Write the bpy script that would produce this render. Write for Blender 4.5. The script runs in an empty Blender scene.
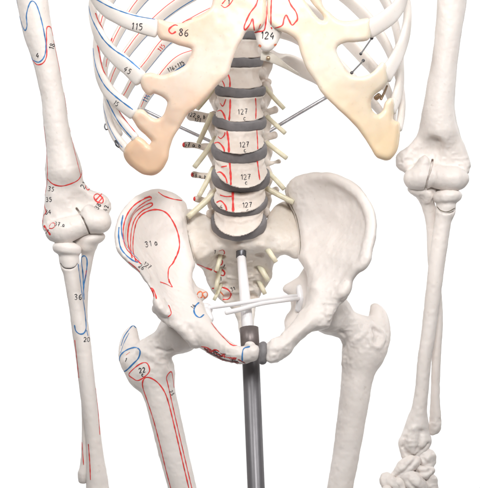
import bpy, math, random
import numpy as np
from mathutils import Vector
from mathutils.bvhtree import BVHTree

random.seed(7)
RNG = np.random.RandomState(11)
C = bpy.context.scene.collection
S = 0.0011            # metres per working unit (one working unit is about 1.1 mm)
D = 2600.0            # camera distance in working units


def P(px, py, w=0.0):
    """a point of the photograph at depth w (working units: x right, y away, z up)"""
    f = (D + w) / D
    return ((px - 240.0) * f, w, (244.0 - py) * f)


# ------------------------------------------------------------------ materials
def nt(mat):
    mat.use_nodes = True
    t = mat.node_tree
    return t, t.nodes, t.links


def bone_mat(name, base, dark, rough=0.42, sss=0.12, mott=14.0, bump=0.25, spec=0.4, pit=0.0):
    m = bpy.data.materials.new(name)
    t, n, l = nt(m)
    b = n['Principled BSDF']
    tc = n.new('ShaderNodeTexCoord')
    n1 = n.new('ShaderNodeTexNoise'); n1.inputs['Scale'].default_value = mott; n1.inputs['Detail'].default_value = 6
    n1.inputs['Roughness'].default_value = 0.62
    r1 = n.new('ShaderNodeValToRGB')
    r1.color_ramp.elements[0].position = 0.33; r1.color_ramp.elements[0].color = (*dark, 1)
    r1.color_ramp.elements[1].position = 0.62; r1.color_ramp.elements[1].color = (*base, 1)
    l.new(tc.outputs['Object'], n1.inputs['Vector']); l.new(n1.outputs['Fac'], r1.inputs['Fac'])
    # fine dirt specks
    n2 = n.new('ShaderNodeTexNoise'); n2.inputs['Scale'].default_value = 210; n2.inputs['Detail'].default_value = 3
    r2 = n.new('ShaderNodeValToRGB')
    r2.color_ramp.elements[0].position = 0.22; r2.color_ramp.elements[0].color = (0.62, 0.56, 0.5, 1)
    r2.color_ramp.elements[1].position = 0.36; r2.color_ramp.elements[1].color = (1, 1, 1, 1)
    mx = n.new('ShaderNodeMixRGB'); mx.blend_type = 'MULTIPLY'; mx.inputs['Fac'].default_value = 0.3
    l.new(tc.outputs['Object'], n2.inputs['Vector']); l.new(n2.outputs['Fac'], r2.inputs['Fac'])
    l.new(r1.outputs['Color'], mx.inputs['Color1']); l.new(r2.outputs['Color'], mx.inputs['Color2'])
    l.new(mx.outputs['Color'], b.inputs['Base Color'])
    # rough surface: broad casting waves and fine grain
    n3 = n.new('ShaderNodeTexNoise'); n3.inputs['Scale'].default_value = 75; n3.inputs['Detail'].default_value = 8
    n3.inputs['Roughness'].default_value = 0.6
    l.new(tc.outputs['Object'], n3.inputs['Vector'])
    bp = n.new('ShaderNodeBump'); bp.inputs['Strength'].default_value = bump; bp.inputs['Distance'].default_value = 0.0016
    l.new(n3.outputs['Fac'], bp.inputs['Height']); l.new(bp.outputs['Normal'], b.inputs['Normal'])
    mr = n.new('ShaderNodeMapRange'); mr.inputs['To Min'].default_value = rough - 0.08; mr.inputs['To Max'].default_value = rough + 0.14
    l.new(n1.outputs['Fac'], mr.inputs['Value']); l.new(mr.outputs['Result'], b.inputs['Roughness'])
    b.inputs['Specular IOR Level'].default_value = spec
    if sss:
        b.inputs['Subsurface Weight'].default_value = sss
        b.inputs['Subsurface Radius'].default_value = (1.0, 0.55, 0.35)
        b.inputs['Subsurface Scale'].default_value = 0.006
    return m


def flat_mat(name, col, rough=0.5, metal=0.0, spec=0.4, var=0.12, scale=120, trans=0.0, alpha=1.0, sss=0.0):
    m = bpy.data.materials.new(name)
    t, n, l = nt(m)
    b = n['Principled BSDF']
    tc = n.new('ShaderNodeTexCoord')
    n1 = n.new('ShaderNodeTexNoise'); n1.inputs['Scale'].default_value = scale; n1.inputs['Detail'].default_value = 5
    r1 = n.new('ShaderNodeValToRGB')
    a = [c * (1 - var) for c in col]; z = [min(1, c * (1 + var)) for c in col]
    r1.color_ramp.elements[0].position = 0.3; r1.color_ramp.elements[0].color = (*a, 1)
    r1.color_ramp.elements[1].position = 0.7; r1.color_ramp.elements[1].color = (*z, 1)
    l.new(tc.outputs['Object'], n1.inputs['Vector']); l.new(n1.outputs['Fac'], r1.inputs['Fac'])
    l.new(r1.outputs['Color'], b.inputs['Base Color'])
    b.inputs['Roughness'].default_value = rough; b.inputs['Metallic'].default_value = metal
    b.inputs['Specular IOR Level'].default_value = spec
    b.inputs['Transmission Weight'].default_value = trans
    b.inputs['Alpha'].default_value = alpha
    if sss:
        b.inputs['Subsurface Weight'].default_value = sss
        b.inputs['Subsurface Radius'].default_value = (1.0, 0.6, 0.35)
        b.inputs['Subsurface Scale'].default_value = 0.008
    bp = n.new('ShaderNodeBump'); bp.inputs['Strength'].default_value = 0.12; bp.inputs['Distance'].default_value = 0.0008
    l.new(n1.outputs['Fac'], bp.inputs['Height']); l.new(bp.outputs['Normal'], b.inputs['Normal'])
    return m


M = {}
M['bone'] = bone_mat('bone_resin', (0.815, 0.762, 0.725), (0.78, 0.72, 0.675))
M['spine'] = bone_mat('vertebra_resin', (0.78, 0.71, 0.65), (0.72, 0.63, 0.56), mott=40, bump=0.4)
M['sacrum'] = bone_mat('sacrum_resin', (0.81, 0.755, 0.70), (0.74, 0.66, 0.57), mott=26, bump=0.4)
M['rib'] = bone_mat('rib_resin', (0.86, 0.81, 0.765), (0.83, 0.765, 0.71))
M['cart_warm'] = bone_mat('cartilage_warm', (0.89, 0.785, 0.69), (0.89, 0.65, 0.49), rough=0.3, sss=0.4, mott=17, bump=0.07)
M['cart_pale'] = bone_mat('cartilage_pale', (0.89, 0.825, 0.72), (0.88, 0.73, 0.56), rough=0.3, sss=0.4, mott=17, bump=0.07)
for k in ('cart_warm', 'cart_pale'):
    t = M[k].node_tree; bs = t.nodes['Principled BSDF']; bs.inputs['Transmission Weight'].default_value = 0.06
    bs.inputs['Subsurface Weight'].default_value = 0.6
    # the cast silicone is tinted more deeply towards the lower ribs
    lk = bs.inputs['Base Color'].links[0]; src = lk.from_socket
    tc = t.nodes.new('ShaderNodeTexCoord'); sp = t.nodes.new('ShaderNodeSeparateXYZ'); mr = t.nodes.new('ShaderNodeMapRange')
    mr.inputs['From Min'].default_value = 0.0; mr.inputs['From Max'].default_value = -0.105; mr.inputs['To Max'].default_value = 0.8
    mx = t.nodes.new('ShaderNodeMixRGB'); mx.inputs['Color2'].default_value = (0.86, 0.55, 0.33, 1) if k == 'cart_warm' else (0.86, 0.655, 0.40, 1)
    t.links.new(tc.outputs['Object'], sp.inputs[0]); t.links.new(sp.outputs['Z'], mr.inputs['Value']); t.links.new(mr.outputs['Result'], mx.inputs['Fac'])
    t.links.new(src, mx.inputs['Color1']); t.links.new(mx.outputs['Color'], bs.inputs['Base Color'])
M['disc'] = bone_mat('disc_rubber', (0.245, 0.235, 0.24), (0.18, 0.172, 0.18), rough=0.6, sss=0, mott=60, bump=0.5, spec=0.3)
M['red'] = flat_mat('red_paint', (0.74, 0.055, 0.05), 0.5, var=0.25, scale=160)
M['orange'] = flat_mat('orange_paint', (0.85, 0.22, 0.10), 0.5, var=0.25, scale=160)
M['blue'] = flat_mat('blue_paint', (0.05, 0.20, 0.46), 0.5, var=0.3, scale=160)
M['ink'] = flat_mat('black_ink', (0.035, 0.035, 0.04), 0.5, var=0.3, scale=200)
M['seam'] = flat_mat('dark_seam', (0.22, 0.19, 0.14), 0.7, var=0.3, scale=200)
M['nerve'] = flat_mat('nerve_silicone', (0.78, 0.73, 0.56), 0.35, var=0.18, scale=90, sss=0.3)
M['plastic'] = flat_mat('white_plastic', (0.80, 0.79, 0.80), 0.28, var=0.03, scale=60, sss=0.1)
M['clear'] = flat_mat('translucent_plastic', (0.80, 0.80, 0.78), 0.25, var=0.05, scale=60, trans=0.35)
M['amber'] = flat_mat('aged_clear_plastic', (0.70, 0.655, 0.58), 0.3, var=0.1, scale=80, trans=0.2)
M['steel'] = flat_mat('brushed_steel', (0.64, 0.64, 0.68), 0.38, metal=0.75, var=0.12, scale=300)
M['dark_steel'] = flat_mat('dark_steel', (0.12, 0.12, 0.13), 0.35, metal=0.75, var=0.2, scale=200)
M['pole'] = flat_mat('grey_pole_paint', (0.17, 0.165, 0.175), 0.34, metal=0.3, var=0.06, scale=90)
M['maroon'] = flat_mat('maroon_paint', (0.30, 0.06, 0.06), 0.5, var=0.35, scale=220)
M['collar'] = flat_mat('collar_metal', (0.17, 0.145, 0.14), 0.4, metal=0.4, var=0.2, scale=120)
M['brass'] = flat_mat('brass_fitting', (0.42, 0.30, 0.20), 0.4, metal=0.7, var=0.3, scale=200)


# ------------------------------------------------------------------ maths
def catmull(pts, step=2.0, closed=False):
    p = np.array(pts, float)
    n = len(p)
    if n < 3 and not closed:
        L = np.linalg.norm(p[1, :3] - p[0, :3]); k = max(2, int(L / step) + 1)
        t = np.linspace(0, 1, k)[:, None]
        return p[0] * (1 - t) + p[1] * t
    if closed:
        q = np.vstack([p[-1], p, p[0], p[1]]); m = n
    else:
        q = np.vstack([2 * p[0] - p[1], p, 2 * p[-1] - p[-2]]); m = n - 1
    out = []
    for i in range(m):
        a, b, c, d = q[i], q[i + 1], q[i + 2], q[i + 3]
        L = np.linalg.norm((c - b)[:3]); k = max(1, int(round(L / step)))
        t = (np.arange(k) / k)[:, None]
        out.append(0.5 * (2 * b + (c - a) * t + (2 * a - 5 * b + 4 * c - d) * t ** 2 + (3 * b - a - 3 * c + d) * t ** 3))
    if not closed:
        out.append(p[-1:])
    return np.vstack(out)


def _hash(ix, iy, iz, seed):
    h = (ix * 374761393 + iy * 668265263 + iz * 2147483647 + seed * 974711) & 0xffffffff
    h = ((h ^ (h >> 13)) * 1274126177) & 0xffffffff
    return ((h ^ (h >> 16)) & 0xffff) / 32767.5 - 1.0


def vnoise(p, scale, seed=0):
    q = p / scale
    i = np.floor(q).astype(np.int64); f = q - i
    f = f * f * f * (f * (f * 6 - 15) + 10)
    r = 0
    for dx in (0, 1):
        for dy in (0, 1):
            for dz in (0, 1):
                wgt = (f[:, 0] if dx else 1 - f[:, 0]) * (f[:, 1] if dy else 1 - f[:, 1]) * (f[:, 2] if dz else 1 - f[:, 2])
                r = r + wgt * _hash(i[:, 0] + dx, i[:, 1] + dy, i[:, 2] + dz, seed)
    return r


def tps(pts, vals):
    """thin-plate surface through scattered 2-D points -> function of x, z arrays"""
    p = np.array(pts, float); v = np.array(vals, float); n = len(p)
    def U(r2): return np.where(r2 > 1e-9, 0.5 * r2 * np.log(np.maximum(r2, 1e-9)), 0)
    d2 = ((p[:, None] - p[None]) ** 2).sum(-1)
    K = U(d2) + np.eye(n) * 30.0
    Q = np.hstack([np.ones((n, 1)), p])
    A = np.zeros((n + 3, n + 3)); A[:n, :n] = K; A[:n, n:] = Q; A[n:, :n] = Q.T
    sol = np.linalg.solve(A, np.concatenate([v, np.zeros(3)]))
    def f(x, z):
        r = sol[n] + sol[n + 1] * x + sol[n + 2] * z
        for k in range(n):
            r = r + sol[k] * U((x - p[k, 0]) ** 2 + (z - p[k, 1]) ** 2)
        return r
    return f


def polydist(poly, X, Z):
    p = np.array(poly, float); n = len(p)
    best = np.full(X.shape, 1e9); ins = np.zeros(X.shape, bool)
    for i in range(n):
        a, b = p[i], p[(i + 1) % n]
        e = b - a; L = (e * e).sum() + 1e-12
        t = np.clip(((X - a[0]) * e[0] + (Z - a[1]) * e[1]) / L, 0, 1)
        dx = X - a[0] - t * e[0]; dz = Z - a[1] - t * e[1]
        best = np.minimum(best, dx * dx + dz * dz)
        c = (a[1] > Z) != (b[1] > Z)
        with np.errstate(divide='ignore', invalid='ignore'):
            xi = a[0] + (Z - a[1]) * e[0] / (e[1] if abs(e[1]) > 1e-12 else 1e-12)
        ins ^= c & (X < xi)
    d = np.sqrt(best)
    return np.where(ins, -d, d)


class Vol:
    """a signed-distance volume that bones are sculpted in, then skinned"""
    def __init__(self, lo, hi, h=1.0):
        self.h = h; self.o = np.array(lo, float)
        self.n = (np.ceil((np.array(hi, float) - self.o) / h)).astype(int) + 1
        self.F = np.full(self.n, 50.0, np.float32)
        self.ax = [self.o[k] + np.arange(self.n[k]) * h for k in range(3)]

    def sl(self, lo, hi):
        a = np.clip(np.floor((np.array(lo) - self.o) / self.h).astype(int), 0, self.n)
        b = np.clip(np.ceil((np.array(hi) - self.o) / self.h).astype(int) + 1, 0, self.n)
        if (b <= a).any():
            return None, None
        s = tuple(slice(a[k], b[k]) for k in range(3))
        g = (self.ax[0][s[0]][:, None, None], self.ax[1][s[1]][None, :, None], self.ax[2][s[2]][None, None, :])
        return s, g

    def put(self, s, d, k, sub=False):
        f = self.F[s]
        if sub:
            d = -d
            hh = np.maximum(k - np.abs(f - d), 0) / k
            self.F[s] = np.maximum(f, d) + hh * hh * k * 0.25
        else:
            hh = np.maximum(k - np.abs(f - d), 0) / k
            self.F[s] = np.minimum(f, d) - hh * hh * k * 0.25

    def tube(self, pts, k=3.0, asp=1.0, sub=False, step=2.5):
        """pts: (px, py, w, r)"""
        w = [(*P(q[0], q[1], q[2]), q[3]) for q in pts]
        c = catmull(w, step)
        R = c[:, 3].max() * max(1, asp) + k + 3
        s, g = self.sl(c[:, :3].min(0) - R, c[:, :3].max(0) + R)
        if s is None: return self
        base = [s[i].start for i in range(3)]
        d = np.full([s[i].stop - s[i].start for i in range(3)], 40.0, np.float32)
        for a, b in zip(c[:-1], c[1:]):
            rr = max(a[3], b[3]) * max(1, asp) + k + 3
            s2, g2 = self.sl(np.minimum(a[:3], b[:3]) - rr, np.maximum(a[:3], b[:3]) + rr)
            if s2 is None: continue
            e = b[:3] - a[:3]; e2 = np.array([e[0], e[1] / asp, e[2]]); L = (e2 * e2).sum() + 1e-9
            x, y, z = g2[0] - a[0], (g2[1] - a[1]) / asp, g2[2] - a[2]
            t = np.clip((x * e2[0] + y * e2[1] + z * e2[2]) / L, 0, 1)
            dd = np.sqrt((x - t * e2[0]) ** 2 + (y - t * e2[1]) ** 2 + (z - t * e2[2]) ** 2) - (a[3] + (b[3] - a[3]) * t)
            ls = tuple(slice(s2[i].start - base[i], s2[i].stop - base[i]) for i in range(3))
            d[ls] = np.minimum(d[ls], dd)
        self.put(s, d, k, sub)
        return self

    def ell(self, c, r, k=3.0, ang=0.0, tilt=0.0, sub=False):
        """ellipsoid at (px,py,w), radii (along ang in the picture, depth, across); ang in degrees, tilt about the long axis' normal"""
        c = np.array(P(*c)); R = max(r) + k + 3
        s, g = self.sl(c - R, c + R)
        if s is None: return self
        x, y, z = g[0] - c[0], g[1] - c[1], g[2] - c[2]
        ca, sa = math.cos(math.radians(ang)), math.sin(math.radians(ang))
        u = x * ca + z * sa; v = -x * sa + z * ca
        ct, st = math.cos(math.radians(tilt)), math.sin(math.radians(tilt))
        u, y = u * ct + y * st, -u * st + y * ct
        q = np.sqrt((u / r[0]) ** 2 + (y / r[1]) ** 2 + (v / r[2]) ** 2)
        q2 = np.sqrt((u / r[0] ** 2) ** 2 + (y / r[1] ** 2) ** 2 + (v / r[2] ** 2) ** 2) + 1e-9
        self.put(s, (q * (q - 1) / q2).astype(np.float32), k, sub)
        return self

    def sheet(self, outline, inner=(), th=((0, 0, 5),), k=3.0, holes=(), smooth=True):
        """a curved plate: outline (px,py,w), inner depth points, th thickness points (px,py,half)"""
        o3 = np.array([P(*q) for q in outline])
        i3 = np.array([P(*q) for q in inner]) if len(inner) else np.zeros((0, 3))
        a3 = np.vstack([o3, i3])
        yc = tps(a3[:, [0, 2]], a3[:, 1])
        t3 = np.array([P(q[0], q[1], 0) for q in th])
        if len(th) >= 4:
            tf = tps(t3[:, [0, 2]], [q[2] for q in th])
        else:
            tf = lambda x, z: np.full(np.broadcast(x, z).shape, float(th[0][2]))
        tm = max(q[2] for q in th)
        lo = a3.min(0) - tm - k - 12; hi = a3.max(0) + tm + k + 12
        s, g = self.sl(lo, hi)
        X = g[0][:, 0, :]; Z = g[2][:, 0, :]
        X, Z = np.broadcast_arrays(X, Z)
        po = catmull(o3[:, [0, 2]], 3.0, closed=True) if smooth else o3[:, [0, 2]]
        d2 = polydist(po, X, Z)
        for hpoly in holes:
            hp = np.array([P(*q) for q in hpoly])[:, [0, 2]]
            d2 = np.maximum(d2, -polydist(catmull(hp, 2.0, closed=True), X, Z))
        Y = yc(X, Z); T = np.clip(tf(X, Z), 1.5, tm)
        gx, gz = np.gradient(Y, self.h)
        G = np.sqrt(1 + np.minimum(gx * gx + gz * gz, 6))
        e = np.maximum(d2 + T, 0)[:, None, :]
        dy = np.abs(g[1] - Y[:, None, :]) / G[:, None, :]
        d = (np.sqrt(e * e + dy * dy) - T[:, None, :]).astype(np.float32)
        self.put(s, d, k)
        return self

    def front(self, px, py):
        x, y, z = P(px, py, 0)
        i = int(np.clip(round((x - self.o[0]) / self.h), 0, self.n[0] - 1)); k = int(np.clip(round((z - self.o[2]) / self.h), 0, self.n[2] - 1))
        col = self.F[i, :, k]; m = np.argmax(col < 0)
        if col[m] >= 0 or m == 0: return None
        return self.ax[1][m - 1] + self.h * float(col[m - 1] / (col[m - 1] - col[m]))

    def crest(self, outline, i0, i1, r=4.6, off=4.2, k=5):
        """a thickened rim that runs just inside an outline"""
        q = np.array([o[:2] for o in outline]); c = q.mean(0); pts = []
        for i in range(i0, i1 + 1):
            t = q[(i + 1) % len(q)] - q[i - 1]; nn = np.array([-t[1], t[0]]) / (np.linalg.norm(t) + 1e-9)
            area = sum(q[j - 1][0] * q[j][1] - q[j][0] * q[j - 1][1] for j in range(len(q)))
            if area < 0: nn = -nn
            e = min(i - i0, i1 - i); rr = r * (0.72 if e == 0 else (0.88 if e == 1 else 1))
            pts.append((*(q[i] + nn * off), outline[i][2], rr))
        return self.tube(pts, k)

    def groove(self, pts, r=1.2, k=0.8, sink=0.4, ridge=False, deep=0):
        c = catmull([(q[0], q[1], 0) for q in pts], 2.0)
        out = []
        for q in c:
            w = self.front(q[0], q[1])
            if w is not None: out.append([q[0], q[1], w, r])
        if len(out) > 2:
            ws = np.array([q[2] for q in out])
            for _ in range(2): ws[1:-1] = np.median(np.stack([ws[:-2], ws[1:-1], ws[2:]]), 0)
            ws[1:-1] = (ws[:-2] + 2 * ws[1:-1] + ws[2:]) / 4
            for d in range(deep + 1):
                self.tube([(q[0], q[1], w + (sink if not ridge else -sink) + d * r * 1.1, r) for q, w in zip(out, ws)], k, sub=not ridge)
        return self

    def mesh(self, noise=((9, 0.35), (4, 0.15)), seed=1, rough=()):
        F = self.F; h = self.h
        sg = F < 0
        n = np.array(F.shape)
        cs = sg[:-1, :-1, :-1].astype(np.int8)
        cnt = np.zeros(n - 1, np.int8)
        for dx in (0, 1):
            for dy in (0, 1):
                for dz in (0, 1):
                    cnt += sg[dx:n[0] - 1 + dx, dy:n[1] - 1 + dy, dz:n[2] - 1 + dz]
        act = (cnt > 0) & (cnt < 8)
        idx = np.full(n - 1, -1, np.int32)
        cells = np.argwhere(act)
        idx[act] = np.arange(len(cells))
        val = {}
        for c in [(0, 0, 0), (1, 0, 0), (0, 1, 0), (0, 0, 1), (1, 1, 0), (1, 0, 1), (0, 1, 1), (1, 1, 1)]:
            val[c] = F[cells[:, 0] + c[0], cells[:, 1] + c[1], cells[:, 2] + c[2]]
        acc = np.zeros((len(cells), 3)); num = np.zeros(len(cells))
        for a in val:
            for ax in range(3):
                if a[ax]: continue
                b = list(a); b[ax] = 1; b = tuple(b)
                va, vb = val[a], val[b]
                m = (va < 0) != (vb < 0)
                t = va[m] / (va[m] - vb[m])
                p = np.tile(np.array(a, float), (m.sum(), 1)); p[:, ax] = t
                acc[m] += p; num[m] += 1
        V = (cells + acc / num[:, None]) * h + self.o
        quads = []
        for ax in range(3):
            o1, o2 = [(1, 2), (2, 0), (0, 1)][ax]
            sA = [slice(1, None)] * 3; sB = [slice(1, None)] * 3
            e = np.zeros(n, bool)
            lo = [slice(None)] * 3; hi = [slice(None)] * 3
            lo[ax] = slice(0, -1); hi[ax] = slice(1, None)
            ch = sg[tuple(lo)] != sg[tuple(hi)]
            I = np.argwhere(ch)
            ok = (I[:, o1] > 0) & (I[:, o2] > 0) & (I[:, o1] < n[o1] - 1) & (I[:, o2] < n[o2] - 1)
            I = I[ok]
            ins = sg[tuple(I.T)]
            def cell(d1, d2):
                J = I.copy(); J[:, o1] += d1; J[:, o2] += d2
                return idx[tuple(J.T)]
            q = np.stack([cell(-1, -1), cell(0, -1), cell(0, 0), cell(-1, 0)], 1)
            q[~ins] = q[~ins][:, ::-1]
            quads.append(q)
        Q = np.vstack(quads)
        Q = Q[(Q >= 0).all(1)]
        # light smoothing, then casting irregularities along the normals
        nb = np.zeros_like(V); ct = np.zeros(len(V))
        for i in range(4):
            a, b = Q[:, i], Q[:, (i + 1) % 4]
            np.add.at(nb, a, V[b]); np.add.at(ct, a, 1)
            np.add.at(nb, b, V[a]); np.add.at(ct, b, 1)
        V = V * 0.5 + 0.5 * nb / np.maximum(ct, 1)[:, None]
        N = np.zeros_like(V)
        fn = np.cross(V[Q[:, 2]] - V[Q[:, 0]], V[Q[:, 3]] - V[Q[:, 1]])
        for i in range(4): np.add.at(N, Q[:, i], fn)
        N /= np.linalg.norm(N, axis=1)[:, None] + 1e-9
        for sc, am in noise:
            V = V + N * (vnoise(V, sc, seed) * am)[:, None]
        # craggier casting round the joints and muscle attachments: (px, py, w, reach, height)
        for (px, py, w, R, am) in rough:
            c = np.array(P(px, py, w)); m = np.clip(1.25 - np.linalg.norm(V - c, axis=1) / R, 0, 1)
            a = np.abs(vnoise(V, 5.5, seed + 7)); b = vnoise(V, 3.0, seed + 9)
            V = V + N * (m * am * ((0.45 - a) * 1.3 + 0.5 * b))[:, None]
        return Geo(V, Q)


class Geo:
    """vertices (working units), faces and a material slot per face; paint strokes are laid on as extra faces"""
    def __init__(self, V, Q):
        self.V = np.array(V, float); self.Q = [tuple(map(int, q)) for q in Q]
        self.mi = [0] * len(self.Q); self.mats = []
        self.bvh = None
        self.addV = []; self.addF = []; self.addM = []

    def slot(self, key):
        if key not in self.mats: self.mats.append(key)
        return self.mats.index(key) + 1

    def tree(self):
        if self.bvh is None:
            self.bvh = BVHTree.FromPolygons([tuple(v) for v in self.V], self.Q)
        return self.bvh

    def hit(self, px, py):
        o = Vector((0, -D, 0)); t = Vector(P(px, py, 0)) - o; t.normalize()
        loc, nor, fi, ds = self.tree().ray_cast(o, t)
        if loc is None: return None
        if nor.dot(t) > 0: nor = -nor
        return np.array(loc), np.array(nor)

    def stroke(self, pts, col='red', wd=1.5, lift=0.22, smooth=True, closed=False):
        """a painted line that follows this surface"""
        p = catmull([(q[0], q[1], 0) for q in pts], 0.8, closed) if smooth else np.vstack(
            [np.linspace((a[0], a[1], 0), (b[0], b[1], 0), max(2, int(math.hypot(a[0] - b[0], a[1] - b[1]) / 0.6)), endpoint=False)
             for a, b in zip(pts[:-1], pts[1:])] + [np.array([(pts[-1][0], pts[-1][1], 0)])])
        if closed: p = np.vstack([p, p[:1]])
        sl = self.slot(col); runs = [[]]
        for q in p:
            h = self.hit(q[0], q[1])
            if h is None or (runs[-1] and np.linalg.norm(h[0] - runs[-1][-1][0]) > 7):
                if runs[-1]: runs.append([])
                if h is None: continue
            runs[-1].append(h)
        for r in runs:
            if len(r) < 2: continue
            X = np.array([a for a, b in r]); N = np.array([b for a, b in r])
            Ns = N.copy()
            for _ in range(2):
                Ns[1:-1] = (Ns[:-2] + 2 * Ns[1:-1] + Ns[2:]) / 4
            Ns /= np.linalg.norm(Ns, axis=1)[:, None] + 1e-9
            T = np.gradient(X, axis=0); T /= np.linalg.norm(T, axis=1)[:, None] + 1e-9
            B = np.cross(T, Ns); B /= np.linalg.norm(B, axis=1)[:, None] + 1e-9
            base = len(self.V) + len(self.addV); n = len(X)
            ph = random.random() * 9
            for i in range(n):
                e = min(i, n - 1 - i)
                ww = wd * 0.5 * (0.9 + 0.18 * math.sin(i * 0.37 + ph) + 0.1 * math.sin(i * 0.91 + ph)) * (0.65 if e == 0 else 1)
                for f, l in ((-1, lift * 0.55), (0, lift), (1, lift * 0.55)):
                    self.addV.append(X[i] + B[i] * ww * f + Ns[i] * l)
            for i in range(n - 1):
                for j in (0, 1):
                    a = base + 3 * i + j
                    self.addF.append((a, a + 1, a + 4, a + 3)); self.addM.append(sl)
        return self

    def blob(self, px, py, r, col='red', ry=None):
        ry = ry or r
        k = max(2, int(ry / 0.6))
        for i in range(-k, k + 1):
            y = ry * i / (k + 0.5); x = r * math.sqrt(max(0, 1 - (y / ry) ** 2))
            if x > 0.3: self.stroke([(px - x, py + y), (px + x, py + y)], col, 1.0, smooth=False)
        return self

    def text(self, txt, px, py, size=5.0, ang=0.0, col='ink', wd=0.75, sx=0.62, lift=0.3):
        ca, sa = math.cos(math.radians(ang)), math.sin(math.radians(ang))
        tot = sum(ADV.get(c, 1.25) for c in txt); x0 = -tot / 2
        for c in txt:
            for st in FONT.get(c, ()):
                q = []
                for (a, b) in st:
                    u = (x0 + a) * size * sx + random.uniform(-.03, .03) * size; v = (0.5 - b) * size
                    q.append((px + u * ca - v * sa, py + u * sa + v * ca))
                self.stroke(q, col, wd, lift=lift, smooth=len(q) > 2)
            x0 += ADV.get(c, 1.25)
        return self

    def build(self, name, mat, parent=None, label=None, smooth=True):
        V = np.vstack([self.V, np.array(self.addV)]) if self.addV else self.V
        V = V * S
        cen = (self.V.min(0) + self.V.max(0)) / 2 * S
        me = bpy.data.meshes.new(name)
        me.from_pydata((V - cen).tolist(), [], self.Q + self.addF)
        me.materials.append(M[mat])
        for k in self.mats: me.materials.append(M[k])
        me.polygons.foreach_set('material_index', np.array(self.mi + self.addM, dtype=np.int32))
        me.polygons.foreach_set('use_smooth', np.full(len(self.Q) + len(self.addF), smooth))
        me.update()
        o = bpy.data.objects.new(name, me); C.objects.link(o)
        wl = Vector(cen)
        if parent is not None:
            o.parent = parent; o.location = wl - WORLD[parent.name]
        else:
            o.location = wl
        WORLD[o.name] = wl
        if label: o['label'] = label
        return o


WORLD = {}
FONT = {
    '0': [[(.5, 1), (.1, .7), (.15, .2), (.5, 0), (.9, .3), (.85, .8), (.5, 1)]],
    '1': [[(.25, .75), (.55, 1), (.5, 0)]],
    '2': [[(.1, .75), (.4, 1), (.85, .8), (.6, .4), (.1, 0), (.9, .05)]],
    '3': [[(.1, .9), (.6, 1), (.8, .75), (.4, .55), (.85, .35), (.6, 0), (.1, .1)]],
    '4': [[(.6, 1), (.1, .4), (.9, .4)], [(.7, .65), (.6, 0)]],
    '5': [[(.85, 1), (.25, .95), (.2, .6)], [(.2, .6), (.7, .6), (.85, .3), (.5, 0), (.1, .1)]],
    '6': [[(.8, 1), (.3, .7), (.15, .25), (.5, 0), (.85, .25), (.6, .5), (.2, .35)]],
    '7': [[(.1, .95), (.9, 1)], [(.9, 1), (.55, .5), (.4, 0)], [(.3, .5), (.8, .55)]],
    '8': [[(.5, .55), (.15, .8), (.5, 1), (.8, .8), (.5, .55), (.12, .25), (.5, 0), (.88, .25), (.5, .55)]],
    '9': [[(.8, .7), (.45, .5), (.2, .75), (.5, 1), (.8, .8), (.75, .4), (.5, 0)]],
    'a': [[(.8, .55), (.4, .65), (.15, .3), (.4, 0), (.8, .3), (.8, .6)], [(.8, .6), (.85, 0)]],
    'b': [[(.2, 1), (.2, 0)], [(.2, .4), (.55, .6), (.8, .3), (.5, 0), (.2, .1)]],
    'c': [[(.8, .55), (.4, .65), (.15, .3), (.4, 0), (.85, .1)]],
    ',': [[(.3, .1), (.2, -.15)]], '.': [[(.2, .05), (.35, .05)]],
    '+': [[(.15, .5), (.85, .5)], [(.5, .8), (.5, .2)]], ' ': [],
}
ADV = {',': .6, '.': .6, ' ': .6, '1': .95}


def ring_loft(rings, cap=True):
    n = len(rings[0]); V = np.vstack(rings); Q = []
    for i in range(len(rings) - 1):
        for j in range(n):
            a = i * n + j; b = i * n + (j + 1) % n
            Q.append((a, b, b + n, a + n))
    if cap:
        Q.append(tuple(range(n))[::-1]); Q.append(tuple(range((len(rings) - 1) * n, len(rings) * n)))
    return Geo(V, Q)


def rod(pts, step=6, n=14, taper_end=True):
    """round bar through (px, py, w, r)"""
    c = catmull([(*P(q[0], q[1], q[2]), q[3]) for q in pts], step)
    return _sweep(c[:, :3], c[:, 3], c[:, 3], None, n, taper_end)


def rib(pts, step=3, n=30, axis=(245, 40), end_round=True, seed=0, stripe=None):
    """flat bar through (px, py, w, half width, half thickness), flat side facing out from the chest"""
    c = catmull([(*P(q[0], q[1], q[2]), q[3], q[4]) for q in pts], step)
    wob = np.array([vnoise(np.array([[x[0], x[1], x[2]]]), 14, seed)[0] for x in c])
    hw = c[:, 3] * (1 + 0.07 * wob)
    ax = np.array(P(axis[0], 0, axis[1]))
    out = c[:, :3] - ax; out[:, 2] = 0
    out /= np.linalg.norm(out, axis=1)[:, None] + 1e-9
    g = _sweep(c[:, :3], hw, c[:, 4], out, n, end_round)
    if stripe:
        # painted edge lines on the inner face of the back part: upper edge red, lower edge blue
        o3 = 3 if end_round else 0
        T = np.gradient(c[:, :3], axis=0)
        for i in range(len(c) - 1):
            if c[i, 1] < stripe: continue
            u = np.cross(T[i], out[i]); v = np.cross(u, T[i])
            for j in range(n):
                th = 2 * math.pi * (j + .5) / n
                if np.sin(th) * (v @ out[i]) > 0: continue
                cz = np.cos(th) * np.sign(u[2])
                f = (i + o3) * n + j
                if 0.90 < cz < 0.965: g.mi[f] = g.slot('red')
                if -0.50 < cz < -0.30: g.mi[f] = g.slot('blue')
    return g


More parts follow.
